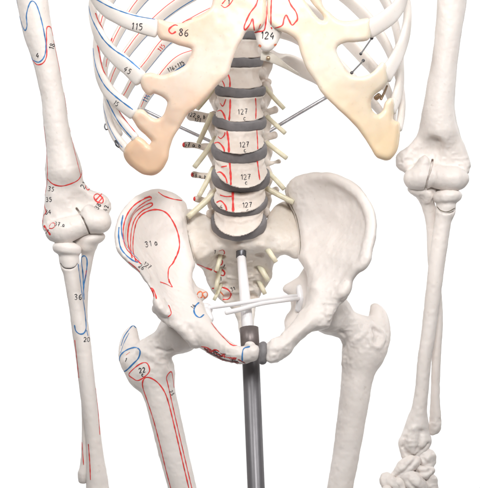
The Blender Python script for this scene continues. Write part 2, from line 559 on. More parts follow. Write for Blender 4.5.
def _sweep(X, ru, rv, out, n, end_round):
    T = np.gradient(X, axis=0); T /= np.linalg.norm(T, axis=1)[:, None] + 1e-9
    rings = []
    m = len(X)
    prev = None
    idxs = list(range(m))
    def ring(x, t, o, a, b):
        u = np.cross(t, o); u /= np.linalg.norm(u) + 1e-9
        v = np.cross(u, t)
        th = np.linspace(0, 2 * math.pi, n, endpoint=False)
        cu = np.sign(np.cos(th)) * np.abs(np.cos(th)) ** 0.85; sv = np.sign(np.sin(th)) * np.abs(np.sin(th)) ** 0.85
        return x + np.outer(cu * a, u) + np.outer(sv * b, v)
    for i in range(m):
        if out is None:
            o = np.array([0, 1.0, 0.02]) if prev is None else prev
            o = o - T[i] * (o @ T[i])
            if np.linalg.norm(o) < 1e-3: o = np.array([1.0, 0, 0]) - T[i] * T[i][0]
            o /= np.linalg.norm(o); prev = o
        else:
            o = out[i]
        if i == 0 and end_round:
            for k in (0.35, 0.75, 0.93):
                off = min(ru[0], rv[0]) * math.sqrt(1 - k * k) * 0.8
                rings.append(ring(X[0] - T[0] * off, T[0], o, ru[0] * k, rv[0] * k))
        rings.append(ring(X[i], T[i], o, ru[i], rv[i]))
        if i == m - 1 and end_round:
            for k in (0.93, 0.75, 0.35):
                off = min(ru[-1], rv[-1]) * math.sqrt(1 - k * k) * 0.8
                rings.append(ring(X[-1] + T[-1] * off, T[-1], o, ru[-1] * k, rv[-1] * k))
    return ring_loft(rings)


def bounds(pts, mg=14):
    a = np.array([P(*q[:3]) for q in pts])
    return a.min(0) - mg, a.max(0) + mg


def join(g, *others):
    for o in others:
        n = len(g.V)
        g.V = np.vstack([g.V, o.V]); g.Q += [tuple(i + n for i in q) for q in o.Q]; g.mi += o.mi
    g.bvh = None
    return g


#--SCENE--
# ------------------------------------------------------------------ the skeleton (one thing) and its stand
root = bpy.data.objects.new('anatomical_skeleton', None); C.objects.link(root)
root.location = Vector(P(246, 262, 20)) * S
WORLD[root.name] = root.location.copy()
root['label'] = 'life-size white anatomical skeleton, half of its bones painted with red and blue muscle areas'
root['category'] = 'skeleton'

# ---- spine ------------------------------------------------------------------
# discs: px, py (centre), depth, thickness, tilt in degrees, half width, half depth
DISC = [(240.5, 34, 36, 8.5, 8, 22.5, 17), (240, 61.5, 30, 8.5, 9, 23, 18), (240.5, 90, 24, 8.5, 14, 25.5, 19),
        (239.5, 121, 19, 9.5, 20, 27.3, 20), (239, 149.5, 16, 12, 29, 28, 20), (241, 176.5, 14, 13, 36, 29.3, 20),
        (239.5, 202, 14, 8, 37, 28.5, 20), (238.5, 222.5, 17, 13, 44, 28, 20)]


def frame(tilt, lean=0.0):
    t = math.radians(tilt)
    a = np.array([lean, -math.sin(t), math.cos(t)]); a /= np.linalg.norm(a)
    u = np.array([1.0, 0, 0]); u = u - a * (u @ a); u /= np.linalg.norm(u)
    v = np.cross(a, u)          # points away from the viewer
    return a, u, v


def disc_geo(i):
    px, py, w, t, ti, A, B = DISC[i]
    c = np.array(P(px, py, w)); a, u, v = frame(ti, [0, 0, .02, .05, .02, .03, -.02, 0][i])
    n = 56; th = np.linspace(0, 2 * math.pi, n, endpoint=False)
    rings = []
    for k, s in [(.2, -.5), (.6, -.5), (.9, -.49), (.975, -.45), (1.0, -.3), (1.012, 0), (1.0, .3), (.975, .45), (.9, .49), (.6, .5), (.2, .5)]:
        x = np.cos(th) * A * k; y = np.sin(th) * B * k
        wob = 1 + 0.012 * np.sin(th * 5 + i * 2) + 0.008 * np.sin(th * 11 + i)
        wedge = t * (1 - 0.18 * np.sin(th))
        rings.append(c + np.outer(x * wob, u) + np.outer(y * wob, v) + np.outer(s * wedge + 0.6 * np.sin(th * 4 + i * 1.7) + 0.35 * np.sin(th * 9 + i), a))
    return ring_loft(rings)


def body_sdf(vol, i, k=2.0):
    """vertebral body between disc i and i + 1"""
    d0, d1 = DISC[i], DISC[i + 1]
    tilt = (d0[4] + d1[4]) / 2
    p0 = np.array(P(*d0[:3])); p1 = np.array(P(*d1[:3]))
    a0 = frame(d0[4])[0]; a1 = frame(d1[4])[0]
    q0 = p0 - a0 * d0[3] * 0.5; q1 = p1 + a1 * d1[3] * (0.52 if i < 6 else 0.6)
    c = (q0 + q1) / 2; ax = q0 - q1; H = np.linalg.norm(ax) / 2; ax /= 2 * H
    A = (d0[5] + d1[5]) / 2 - 0.6; B = ((d0[6] + d1[6]) / 2 - 1.6) * math.cos(math.radians(max(d0[4], d1[4])))
    s, g = vol.sl(c - 44, c + 44)
    x, y, z = g[0] - c[0], g[1] - c[1], g[2] - c[2]
    sv = x * ax[0] + y * ax[1] + z * ax[2]
    u = np.array([1.0, 0, 0]); u -= ax * (u @ ax); u /= np.linalg.norm(u); v = np.cross(ax, u)
    uu = x * u[0] + y * u[1] + z * u[2]; vv = x * v[0] + y * v[1] + z * v[2]
    # the end plates follow the two discs
    n0 = a0; n1 = a1
    e0 = (x - (q0 - c)[0]) * n0[0] + (y - (q0 - c)[1]) * n0[1] + (z - (q0 - c)[2]) * n0[2]
    e1 = -((x - (q1 - c)[0]) * n1[0] + (y - (q1 - c)[1]) * n1[1] + (z - (q1 - c)[2]) * n1[2])
    e = np.maximum(e0, e1)
    q = np.clip(1 + e / max(H, 4), 0, 1.1)
    sc = 0.81 + 0.19 * q ** 2.6
    fr = (np.sqrt((uu / (A * sc)) ** 2 + (vv / (B * sc)) ** 2) - 1) * B * sc
    kk = 2.6
    hh = np.maximum(kk - np.abs(fr - e), 0) / kk
    d = np.maximum(fr, e) + hh * hh * kk * 0.25
    vol.put(s, d.astype(np.float32), k)
    return c


# per vertebra: tips of the two transverse processes (px, py, w, r)
TP = [((212, 62, 66, 4), (268, 57, 66, 4)), ((206, 90, 66, 4), (272, 82, 60, 3.6)), ((186, 115.5, 56, 5.6), (279, 110, 56, 3.8)),
      ((182, 144.5, 50, 3.4), (278, 135, 50, 4.0)), ((190.5, 174.5, 48, 3.5), (281, 161.5, 48, 2.4)), ((193, 199, 44, 3.2), (280, 190, 46, 3.5)),
      ((206, 214, 40, 5), (270, 212, 40, 5))]
VG = []
for i in range(7):
    d0, d1 = DISC[i], DISC[i + 1]
    cx, cy, cw = (d0[0] + d1[0]) / 2, (d0[1] + d1[1]) / 2, (d0[2] + d1[2]) / 2
    (lx, ly, lw, lr), (rx, ry, rw, rr) = TP[i]
    vol = Vol(np.array(P(min(lx, 205) - 8, max(cy + 52, ly + 12), cw - 30)), np.array(P(max(rx, 275) + 8, min(cy - 34, ry - 12), cw + 92)), 0.8)
    body_sdf(vol, i)
    bk = cw + 16
    top = cy - 4
    for sx, (tx, ty, tw, tr) in ((-1, TP[i][0]), (1, TP[i][1])):
        vol.tube([(cx + sx * 15, top, bk, 6), (cx + sx * 20, top + 2, bk + 16, 6.5), (cx + sx * 19, top + 5, bk + 26, 6)], 4)          # pedicle
        root_y = ty + 4.5
        vol.tube([(cx + sx * 20, root_y, bk + 16, 5.5), ((cx + sx * 20) * .45 + tx * .55, root_y * .45 + ty * .55 - .5, (bk + 18) * .4 + tw * .6, tr * .92), (tx - sx * tr, ty, tw, tr)], 4)
        vol.tube([(cx + sx * 26, top - 16, bk + 18, 4.5), (cx + sx * 27, top - 8, bk + 20, 6), (cx + sx * 22, top + 4, bk + 27, 6.5), (cx + sx * 16, top + 22, bk + 29, 5)], 4)  # facet column
        vol.tube([(cx + sx * 19, top + 4, bk + 28, 5), (cx, top + 10, bk + 40, 5)], 4)                                                   # lamina
    vol.tube([(cx, top + 9, bk + 38, 4.5), (cx, top + 17, bk + 56, 4.2), (cx, top + 20, bk + 64, 5)], 4, asp=1.0)
    VG.append(vol.mesh(noise=((7, .45), (3, .28)), seed=20 + i))

g = VG[1]
g.stroke([(222, 80), (224.5, 86), (224, 93)], 'red', 1.5).stroke([(226.5, 72), (229.5, 78), (230, 85), (229, 92)], 'red', 1.8)
g = VG[2]
g.stroke([(230.3, 99), (230, 110), (229, 122)], 'red', 2.0).stroke([(216.5, 111.5), (221, 110.5), (224.5, 116), (226, 123)], 'red', 1.7)
g.stroke([(220, 103), (223, 106), (226, 99)], 'red', 1.4).stroke([(255.5, 98), (256, 108), (255.7, 119)], 'red', 1.3)
g.text('127', 243, 111.6, 5.2, -4).text('c', 245, 118, 4.6).text('6', 217, 118, 4)
g.text('122 a, b', 197, 115.6, 3.9, 10, wd=.75).text('123', 198, 120, 3.4, 9, wd=.7)
g = VG[3]
g.stroke([(227, 131), (228.6, 142), (229, 155)], 'red', 2.2).stroke([(213.5, 143.5), (218.6, 142.5), (223.5, 148), (225, 155)], 'red', 1.7)
g.stroke([(218, 136.5), (221, 138.5), (224.5, 135), (225, 132)], 'red', 1.3).stroke([(256.6, 128), (257.4, 139), (257.8, 151)], 'red', 1.3)
g.text('127', 244.5, 144.6, 5.2, -4).text('c', 245.4, 150, 4.4).text('6', 216.5, 150, 4)
g.text('57 a, b', 193, 145, 4.2, 4, wd=.8).blob(181.5, 144.6, 3.4, 'red', 3.2)
g = VG[4]
g.stroke([(229.6, 162), (230.6, 174), (231, 186)], 'red', 2.2).stroke([(214, 174.5), (220, 172), (225.5, 177.5), (227.5, 184)], 'red', 1.7)
g.stroke([(221, 167), (227, 166)], 'red', 1.3).stroke([(257.2, 160), (258.4, 170), (259.8, 180)], 'red', 1.5)
g.text('127', 246, 177, 5.2, -4).text('c', 246.6, 182.4, 4.4).text('6', 219.5, 180, 4)
g.text('58 a, b', 199.6, 176, 3.6, 8, wd=.7).blob(190, 174.5, 3.6, 'red', 2.6)
g = VG[5]
g.stroke([(232.8, 192), (233, 203), (233.2, 214)], 'red', 2.4).stroke([(216.5, 202.5), (221, 201), (225.5, 206), (227, 212)], 'red', 1.7)
g.stroke([(220, 195), (226, 196.5), (232, 196.3)], 'red', 1.4)
g.text('127', 247.5, 205, 5, -5).text('c', 248, 210, 4).text('6', 221.5, 207, 4).blob(192.6, 198.8, 3.0, 'red', 3.2)

for i in range(7):
    VG[i].build('vertebra', 'spine', root)
for i in range(8):
    disc_geo(i).build('intervertebral_disc', 'disc', root)


def nerve(pts):
    return rod(pts, 5, 14, False).build('nerve_root', 'nerve', root)


for q in [[(215, 86, 44, 2.4), (207, 97, 40, 2.6), (197, 109, 36, 2.5)], [(212, 113, 42, 2.5), (206, 127, 38, 2.6), (198.5, 143, 30, 2.5)],
          [(216, 137, 38, 2.5), (206, 152, 34, 2.7), (194.5, 167, 26, 2.6)], [(213, 168, 36, 2.5), (207, 181, 32, 2.6), (199, 196, 26, 2.4)],
          [(219, 188, 32, 3), (205, 202, 28, 3.2), (188, 217, 24, 2.8)],
          [(265, 87, 44, 2.2), (274, 98, 40, 2.3), (284, 108.5, 36, 2.2)], [(266.5, 116, 40, 2.2), (275, 124, 36, 2.3), (285, 133, 30, 2.3)],
          [(266, 142, 36, 2.4), (276, 150, 32, 2.4), (286.5, 158, 26, 2.4)], [(268, 172, 34, 2.3), (276, 180, 30, 2.4), (284, 189, 26, 2.4)],
          [(266, 188, 30, 2.7), (279, 195, 28, 2.8), (293.5, 202.5, 26, 2.6)]]:
    nerve(q)

# ---- sacrum -----------------------------------------------------------------
SAC = [(213, 219, 44), (202, 213, 48), (187, 209, 52), (183, 222, 44), (185, 238, 36), (189, 252, 32), (196, 264, 36), (203.5, 271, 48),
       (206.5, 280, 56), (211, 289, 62), (218, 298, 68), (227, 305, 72), (234, 313, 72), (237.5, 322, 68), (239.5, 332, 60), (246, 337, 56),
       (252.5, 331, 60), (254, 318, 68), (256.5, 306, 72), (261, 295, 70), (267.5, 285, 62), (271.5, 278, 56), (273, 268, 48), (277, 259, 40),
       (285, 255, 34), (297, 259, 32), (303, 250, 32), (302, 232, 38), (297, 214, 48), (289, 202, 52), (279, 203, 50), (270, 212, 46), (262, 226, 34), (240, 232, 28)]
v = Vol(*bounds(SAC + [(240, 240, -10), (240, 240, 94)], 10), 0.85)
v.sheet(SAC, [(200, 224, 42), (285, 222, 42), (206, 238, 32), (276, 236, 32), (204, 254, 27), (282, 249, 27), (219, 244.5, 25), (262, 243.5, 25), (240, 243, 22), (240, 252, 44), (217, 254, 43), (263, 252, 42), (212, 263, 47), (268, 259, 45), (228, 264, 56), (253, 263, 56),
              (240, 274, 64), (240, 290, 72), (222, 280, 64), (258, 278, 64)],
        [(190, 225, 8), (295, 225, 8), (210, 225, 9), (270, 225, 9), (240, 245, 9), (240, 275, 8), (205, 275, 5), (270, 275, 5), (240, 300, 6), (246, 330, 5)], k=3)
# promontory under the lowest disc
a7, u7, v7 = frame(46)
c7 = np.array(P(*DISC[7][:3])) - a7 * 5
for k in range(3):
    cc = c7 - a7 * (4 + 5 * k)
    px = cc[0] * D / (D + cc[1]) + 240; py = 244 - cc[2] * D / (D + cc[1])
    s, gg = v.sl(cc - 45, cc + 45)
    x, y, z = gg[0] - cc[0], gg[1] - cc[1], gg[2] - cc[2]
    ua = x * u7[0] + y * u7[1] + z * u7[2]; va = x * v7[0] + y * v7[1] + z * v7[2]; sa = x * a7[0] + y * a7[1] + z * a7[2]
    A, B = (26 - k * 1.5), (17.5 - k * 1.5)
    fr = (np.sqrt((ua / A) ** 2 + (va / B) ** 2) - 1) * B
    d = np.maximum(fr, np.abs(sa) - 5.2)
    v.put(s, d.astype(np.float32), 3.0)
FH = [(221, 257), (260, 255), (221.5, 270), (259, 269), (223, 285), (257.5, 284), (228, 297), (253, 296)]
FW = [(v.front(x, y) or 50) + .5 for x, y in FH]
for (x, y), w in zip(FH, FW):
    v.ell((x, y, w), (5, 5, 3.4), 2.0, ang=(20 if x < 240 else -20), sub=True)
for y, w in ((262, 49), (277, 60), (291, 66)):
    v.groove([(228, y), (240, y + 1), (252, y - 1)], 1.4, 1.5, ridge=True)
SN = []
for q in [[(263, 244, 2.6), (270, 253, 2.7), (276, 262, 2.4)], [(256.5, 260, 2.8), (262, 270, 3), (268, 281, 2.6)], [(256.5, 276, 2.5), (261, 285, 2.4), (265, 294, 2.2)],
          [(222, 248, 2.2), (219.5, 260, 2.3), (216.5, 271, 2.1)], [(220, 266, 2.4), (218, 278, 2.4), (216, 290, 2.2)], [(221, 285, 2.0), (217.5, 293, 2.0), (214, 300, 1.8)]]:
    w0 = v.front(q[1][0], q[1][1]) or 50
    SN.append([(x, y, w0 - 3 - 3 * k + (5 if k == 0 else 0), r) for k, (x, y, r) in enumerate(q)])
sac = v.mesh(noise=((8, .5), (3.5, .25)), seed=5, rough=[(240, 280, 60, 42, .8), (195, 245, 30, 20, .5), (288, 240, 30, 20, .5)])
sac.stroke([(197, 264), (204, 267), (212, 270)], 'red', 2.0)
sac.stroke([(219, 251), (223, 250), (224.5, 253), (222, 256), (218.5, 258), (222.5, 261), (221, 265), (217.5, 262.5)], 'red', 1.5)
sac.stroke([(214, 270), (219, 274), (223.5, 275.5), (224.5, 272), (220.5, 269)], 'red', 1.7)
sac.stroke([(212, 288.5), (220, 287.5), (227, 289), (231, 294), (228.5, 299), (222.5, 299.5)], 'red', 1.8)
sac.stroke([(218, 289), (224, 296)], 'orange', 1.6)
sac.text('1', 215, 252, 4, 10).text('1', 224, 266, 3.5, 20).text('1', 221, 279, 3.6).text('31', 233, 289, 3.6, -20)
sac.build('sacrum', 'sacrum', root)
for q in SN:
    nerve(q)

# ---- hip bones ----------------------------------------------------------------
HL = [(188, 214, 38), (185, 204, 36), (178, 196.5, 32), (168, 192, 25), (157, 190.3, 15), (146, 192.5, 3), (136, 198, -10), (127, 206, -24), (120.5, 216, -36),
      (117, 228, -46), (116, 240, -55), (118.5, 250, -62), (124, 258, -66), (131, 264.5, -64), (138, 270.5, -60), (144, 279, -56), (149, 287, -54), (153, 295, -54),
      (156, 303, -56), (157.5, 309, -57), (162, 315, -56), (170, 321, -52), (178, 326, -50), (185, 332, -50), (190, 341, -48), (197, 345.5, -50), (206, 352, -56),
      (216, 358, -62), (227, 362, -68), (240, 364, -73), (252, 362, -77), (259, 358, -78), (259.5, 347, -78), (250, 345, -78), (243, 346.5, -76), (236, 345, -74),
      (226, 338.5, -68), (217, 329, -58), (210.5, 319, -47), (204, 309, -35), (197, 298, -20), (193.3, 286, -8), (192.7, 273, 4), (195.5, 263, 16),
      (192, 250, 24), (188.5, 236, 30), (187, 224, 36)]
HLi = [(150, 230, 2), (165, 240, 14), (162, 214, 14), (142, 250, -16), (150, 266, -24), (172, 262, 6), (165, 285, -20), (180, 280, -2), (178, 305, -30), (195, 322, -44), (138, 218, -8), (178, 222, 22)]
HLt = [(150, 230, 3), (165, 240, 3.5), (157, 193, 5), (119, 232, 5), (125, 255, 6), (185, 206, 7), (190, 240, 8), (184, 275, 8), (160, 298, 7), (180, 320, 13),
       (205, 333, 10.5), (225, 350, 9), (250, 354, 8), (140, 215, 3.4), (175, 215, 4), (160, 260, 4.5)]


def mir(pts, f=lambda x, y: (489 - x, y - 16)):
    return [(*f(q[0], q[1]), *q[2:]) for q in pts]


HR = [(288.5, 204, 42), (285, 197, 40), (286, 188.5, 37), (292, 181, 32), (302, 176, 27), (313, 174, 20), (324, 173.5, 10), (336, 175.5, -2), (348, 181, -14), (359, 189, -25),
      (367, 199, -35), (373, 211, -44), (375.3, 224, -51), (374, 238, -57), (371, 252, -62), (369.5, 261, -66), (364.5, 267.5, -65), (357.5, 273, -60), (352.5, 280, -56),
      (350.5, 287, -56), (347, 294, -57), (341, 301, -55), (335, 311, -50), (331, 321, -48), (328, 328, -48), (319, 329, -52), (306, 336, -58), (296, 345, -64),
      (289, 354, -70), (280, 361, -74), (271, 363, -77), (266, 358, -78), (266, 346, -78), (272, 340.5, -77), (278, 339, -76), (284, 337, -73), (290, 330.5, -66), (298, 321, -56),
      (304, 308, -42), (307.3, 296, -28), (308.3, 284, -14), (306, 272, 0), (300, 262, 12), (297.5, 256, 18), (299, 245, 24), (297.5, 230, 30), (294, 215, 37)]

# left of the picture: the painted one
v = Vol(*bounds(HL + [(150, 300, 62), (210, 350, -95)], 12), 1.0)
v.sheet(HL, HLi, HLt, k=3)
v.crest(HL, 1, 15)
v.ell((159, 305, -58), (7, 6, 5), 5, ang=-50)
v.tube([(157, 309, -48, 5), (168, 319, -54, 5), (180, 326.5, -56, 5.5), (188, 335, -55, 6), (195, 342, -52, 6)], 2.5)            # rim of the socket
v.ell((184, 316, -18), (22, 28, 22), 9)
v.ell((181, 332, -13), (24.5, 25, 24.5), 1.5, sub=True)                                                                         # the socket
ISL = [(188, 272, 22), (197, 286, 30), (207.5, 291.5, 34), (208, 297, 34), (202, 303, 34), (203, 315, 32), (209, 324, 28), (212, 335, 20), (205, 344, 10), (190, 340, 8), (180, 318, 10), (180, 288, 14)]
v.sheet(ISL, [(192, 305, 24)], [(0, 0, 5)], k=6)
v.tube([(206, 338, 14, 6), (218, 350, -20, 5), (236, 357, -55, 5), (248, 357, -70, 5)], 5)
v.ell((250, 344.5, -80), (4.6, 4, 3), 3)
v.tube([(192, 332, -47, 7), (212, 339, -60, 5.5), (230, 351, -71, 5)], 6)
hipL = v.mesh(noise=((14, .5), (6, .3), (3, .12)), seed=3, rough=[(165, 316, -50, 24, .8), (195, 340, -50, 22, .7), (238, 356, -72, 22, .9), (122, 250, -60, 18, .6), (190, 225, 30, 22, .5)])
h = hipL
h.stroke([(186.6, 216), (187.5, 228), (189.1, 240), (192.0, 252), (194.4, 261)], 'seam', 1.5)
# iliac fossa ring and the nested loops along the crest
h.stroke([(176, 256), (173, 263), (169, 268), (168, 276), (169, 283)], 'red', 1.3)
h.stroke([(136, 262), (133, 250), (133.6, 235), (137, 221), (144, 213), (155, 209.6), (165, 212), (172, 220), (177.5, 232), (179.5, 245), (177, 255), (173, 263)], 'red', 1.6)
h.stroke([(132, 258), (130.5, 245), (131.5, 230), (135, 219), (142, 211), (150, 207), (152.5, 204.5), (150.5, 203), (143, 206.5), (135, 212.5), (130.5, 221), (128, 233), (128.5, 246), (132, 257), (144, 259)][:-1], 'red', 1.5)
h.stroke([(131, 254), (127.5, 240), (128, 228), (131, 217), (137, 208), (146, 201.5), (151, 199.2), (150.4, 197), (144, 199), (134.5, 205), (127.5, 214), (123.6, 226), (123.4, 238), (126, 248), (133, 256), (141, 264)], 'red', 1.4)
h.stroke([(144, 198.5), (150, 196)], 'red', 1.2)
h.stroke([(158, 192), (164, 196), (173, 199), (182, 200.5)], 'red', 1.3)
h.stroke([(123, 215), (121.3, 226), (122.5, 237), (126.5, 246), (133, 254), (138.5, 259.5), (138, 262), (133, 260.5), (126, 255), (120.6, 247.5), (118.6, 236), (119, 227)], 'blue', 1.5)
h.stroke([(160, 282), (166, 284), (172, 287), (170, 283), (169, 279)], 'red', 1.4)
h.stroke([(149.5, 288), (153, 289), (155.5, 295), (156.5, 299)], 'red', 1.4).stroke([(152, 288), (154, 297)], 'red', 2.2)
h.stroke([(168.5, 305), (170.5, 310), (171, 314), (168, 317)], 'red', 1.3)
h.stroke([(128, 261.5), (135, 267), (140, 272)], 'red', 1.0)
h.text('31 a', 151.5, 243.5, 5.4, -10, wd=.9).text('26', 142, 267, 4.4, 38).text('127', 147.5, 265.5, 4.2, 35)
h.text('14', 193.5, 306.5, 4, -50).stroke([(199, 302.5), (195.5, 306), (194, 311), (196, 315.5), (200, 317.5), (204, 314.5)], 'blue', 1.6)
h.stroke([(211, 322.5), (217, 330.5), (224, 338), (231, 344.5), (236, 345.5), (239, 344)], 'red', 1.6)
h.stroke([(201, 291.5), (197.5, 293.5), (198.5, 297.5), (202, 297), (202.5, 293.5), (206, 292), (207.4, 295), (205, 298), (203, 295)], 'orange', 1.5, closed=True)
h.stroke([(201, 346.5), (208, 348), (217, 354), (228, 357.5), (237, 358)], 'red', 1.1).stroke([(204, 349), (213, 354.5), (226, 360), (238, 361.5)], 'ink', 1.0)
for a in range(26):
    t = random.random(); x = 203 + 36 * t; y = 346 + 14.5 * t ** .8 + random.uniform(-1.5, 4.5)
    h.stroke([(x, y), (x + random.uniform(1, 4), y + random.uniform(-1, 3)), (x + random.uniform(3, 8), y + random.uniform(0, 4.5))], random.choice(['maroon', 'maroon', 'red', 'ink']), random.uniform(.7, 2.0))
h.stroke([(204, 348), (214, 355), (226, 360.5), (239, 362.5)], 'maroon', 2.4)
h.stroke([(250, 346.5), (244, 348.5), (242.4, 354), (242.2, 361)], 'blue', 1.5)
h.text('13', 234, 361, 3.4)
hipL.build('hip_bone', 'bone', root, 'hip bone painted with red and blue muscle outlines')

v = Vol(*bounds(HR + [(150 + 170, 300, 62), (280, 350, -95)], 12), 1.0)
v.sheet(HR, mir(HLi), mir(HLt), k=3)
v.crest(HR, 2, 19)
v.ell((344, 291, -58), (8, 6, 5.5), 5, ang=50)
v.tube([(343, 296, -50, 5), (335, 304, -54, 4.5), (329, 313, -56, 4.5), (324, 322, -54, 5), (314, 326, -52, 5)], 2.5)
v.ell((325, 302, -20), (17, 26, 20), 8)
v.ell((330, 314, -13), (24, 25, 24), 1.5, sub=True)
ISR = [(306, 266, 20), (298, 277, 30), (284, 285.5, 36), (283, 291, 36), (289, 296, 36), (291, 308, 36), (287, 315, 36), (284, 321, 34), (285, 328, 28), (283, 337, 20), (292, 344, 12), (308, 334, 8), (316, 310, 8), (314, 285, 12)]
v.sheet(ISR, [(300, 300, 26)], [(0, 0, 5)], k=6)
v.tube([(288, 335, 14, 6), (282, 345, -20, 5), (277, 351, -55, 5), (270, 354, -70, 5)], 5)
v.ell((276.5, 341.5, -80), (5, 4, 3.2), 3)
v.tube([(304, 318, -47, 7), (291, 333, -64, 5.5), (280, 343, -73, 5)], 6)
v.ell((284, 350, -76), (7, 5, 5), 4, ang=20).ell((272, 357, -82), (6, 4, 5), 3)
hipR = v.mesh(noise=((14, .5), (6, .3), (3, .12)), seed=4, rough=[(338, 305, -50, 24, .7), (322, 322, -50, 20, .6), (276, 350, -74, 24, .9), (369, 250, -60, 18, .5), (295, 200, 38, 26, .8)])
hipR.stroke([(290.6, 204), (296.2, 216), (299.2, 230), (300.6, 245), (299.2, 255)], 'seam', 1.5)
hipR.build('hip_bone', 'bone', root)

v = Vol(*bounds([(256, 340, -92), (272, 368, -60)], 4), 0.7)
v.tube([(263, 346, -77, 4.4), (263, 353, -78, 4.8), (262.5, 360, -77, 4.4)], 3, asp=1.8)
v.mesh(noise=((4, .3),)).build('symphysis_disc', 'disc', root)

# ---- thigh bones ---------------------------------------------------------------


def spans(rows, k=0.98, w0=None):
    return [((a + b) / 2, y, w, (b - a) / 2 * k) for (y, a, b, w) in rows]


v = Vol(*bounds([(118, 315, -50), (212, 600, 40)], 14), 0.95)
v.tube(spans([(372, 131, 176, -2), (385, 138.5, 175.5, -4), (400, 144.5, 177.5, -6), (430, 152.5, 184, -8), (460, 160, 190.5, -8), (488, 168, 197, -8), (540, 181, 209, -6), (592, 194, 222, -2)], .965), 4, asp=.95)
v.ell((181, 331, -14), (22, 22, 22), 4)
v.tube([(181, 331, -14, 16), (164, 343.5, -10, 14.5), (148, 357, -4, 17), (147, 372, -3, 18)], 7, asp=.85)
v.tube([(132.8, 330, 10, 4.8), (130.5, 337, 8, 8.2), (130.2, 348, 6, 11), (131.5, 360, 3, 12.2), (140, 374, 0, 13)], 6)
v.ell((164, 378, 14), (8, 8, 10), 7)
v.groove([(140, 350), (150, 356), (160, 363), (168, 372)], 1.6, 5, sink=-.4, ridge=True)
v.groove([(158, 349), (166, 352), (172, 349)], 1.4, 3)
v.ell((132, 362, -9), (8, 4, 7), 4)
femL = v.mesh(noise=((16, .3), (5, .22), (2.4, .12)), seed=8, rough=[(158, 345, -14, 26, .6), (132, 350, 0, 24, .4), (160, 372, -14, 20, .5)])
f = femL
f.stroke([(121, 346), (124, 337), (129.5, 329), (133, 325.7), (136, 328)], 'blue', 1.3).stroke([(120.5, 353), (124, 343), (129, 333)], 'blue', .8)
f.stroke([(119.6, 358), (122.5, 353), (129, 349), (136, 347.6), (140, 351), (138.5, 358), (133, 364), (126, 370.6), (122.5, 371), (119.8, 366)], 'blue', 1.7, closed=True)
f.text('1', 126, 360, 4, 20, wd=.9).stroke([(126, 355), (130, 352)], 'orange', .8)
f.stroke([(129, 374), (137, 366), (144, 362.6), (148, 364.5), (149.5, 371), (145, 376.5), (138, 380.5), (132.5, 378)], 'red', 1.3, closed=True)
f.text('22', 142.5, 370.2, 4.8, -10, wd=1.0).text('c', 143, 374.5, 4, wd=1.0)
f.stroke([(171, 489), (166, 470), (160, 445), (153.5, 420), (147, 400), (142.6, 386), (144, 379), (149, 377.5), (157, 382), (164, 391), (168.5, 403), (174, 425), (181, 455), (189, 489)], 'red', 1.4)
f.stroke([(192, 489), (184, 455), (177, 425), (172, 403), (168, 385), (166.5, 378), (168.5, 373.5), (171.5, 372), (173, 379), (174, 388)], 'red', 1.2)
f.text('23', 172, 393, 3.6, 60)
femL.build('femur', 'bone', root, 'thigh bone painted with red and blue muscle outlines')

v = Vol(*bounds([(305, 295, -50), (395, 600, 40)], 14), 0.95)
v.tube(spans([(350, 342, 385, -2), (362, 341.5, 379, -4), (376, 341, 374, -5), (400, 339, 369.5, -7), (430, 335.5, 364, -8), (460, 331.5, 358.5, -8), (488, 327, 353, -8), (540, 319, 345, -6), (592, 311, 338, -2)], .975), 4, asp=.95)
v.ell((330, 313, -14), (21.5, 22, 21.5), 4)
v.tube([(330, 313, -14, 16), (348, 327, -10, 14.5), (364, 341, -4, 17), (363, 354, -3, 18)], 7, asp=.85)
v.tube([(352, 326, -8, 13), (367, 331, 0, 14.5), (374, 330, 4, 12)], 5, asp=.8)
v.tube([(375, 308, 9, 5), (377.8, 315, 8, 8.6), (379, 327, 6, 11), (377, 340, 3, 12.7), (369, 356, 0, 13)], 6)
v.ell((352, 360, 14), (8, 8, 10), 7)
v.groove([(371, 322), (364, 334), (354, 342), (346, 352), (343, 364)], 2.0, 4, sink=-.6, ridge=True)
v.groove([(374, 327), (381, 331), (383, 340), (378, 347), (371, 341), (371, 333)], 1.8, 4, sink=-.2, ridge=True)
v.groove([(375, 331), (378, 337), (376, 342)], 2.4, 4, sink=-1.2)
v.groove([(340, 330), (346, 338), (343, 347)], 1.2, 3)
femR = v.mesh(noise=((16, .3), (5, .24), (2.4, .12)), seed=9, rough=[(350, 335, -14, 28, .6), (377, 338, -4, 22, .6), (348, 360, -16, 16, .5)])
femR.build('femur', 'bone', root)

# ---- upper arms ------------------------------------------------------------------
DIS = [(54, 146), (47.5, 164), (47, 178), (45, 196), (43, 212), (42, 222), (43.5, 230), (50, 238), (60, 243), (72, 241), (90, 232), (103, 226), (108, 216), (109, 205), (106, 198),
       (99, 193), (91, 190), (84, 182), (79, 170), (70, 146)]
v = Vol(*bounds([(0, -40, -30), (116, 252, 34)], 6), 0.72)
v.tube(spans([(-36, 8, 45, 2), (0, 16, 48.5, 1), (30, 22.5, 52.5, 0), (62, 33, 58.5, 0), (95, 40, 64.5, 0), (125, 43.5, 69.5, 0), (150, 46, 75, 0), (170, 46, 82, 0)], .965), 5, asp=.92)
v.sheet([(x, y, 2) for x, y in DIS], [], [(60, 165, 11), (60, 200, 9.5), (46, 215, 6), (74, 200, 7.5), (100, 200, 6.5), (62, 232, 9), (90, 222, 9), (104, 212, 7)], k=7)
v.tube([(55, 232, -8, 10), (64, 231, -10, 13), (76, 227, -9, 11.5), (84, 225, -6, 10)], 4)                 # capitulum
v.tube([(84, 224, -8, 10), (92, 221, -9, 12.5), (99.5, 221.5, -9, 12), ], 2.5)                           # trochlea
v.ell((89, 213, -10), (14, 8, 7), 4, ang=-52)
v.ell((103, 204, 3), (9, 8, 7), 5, ang=-60)
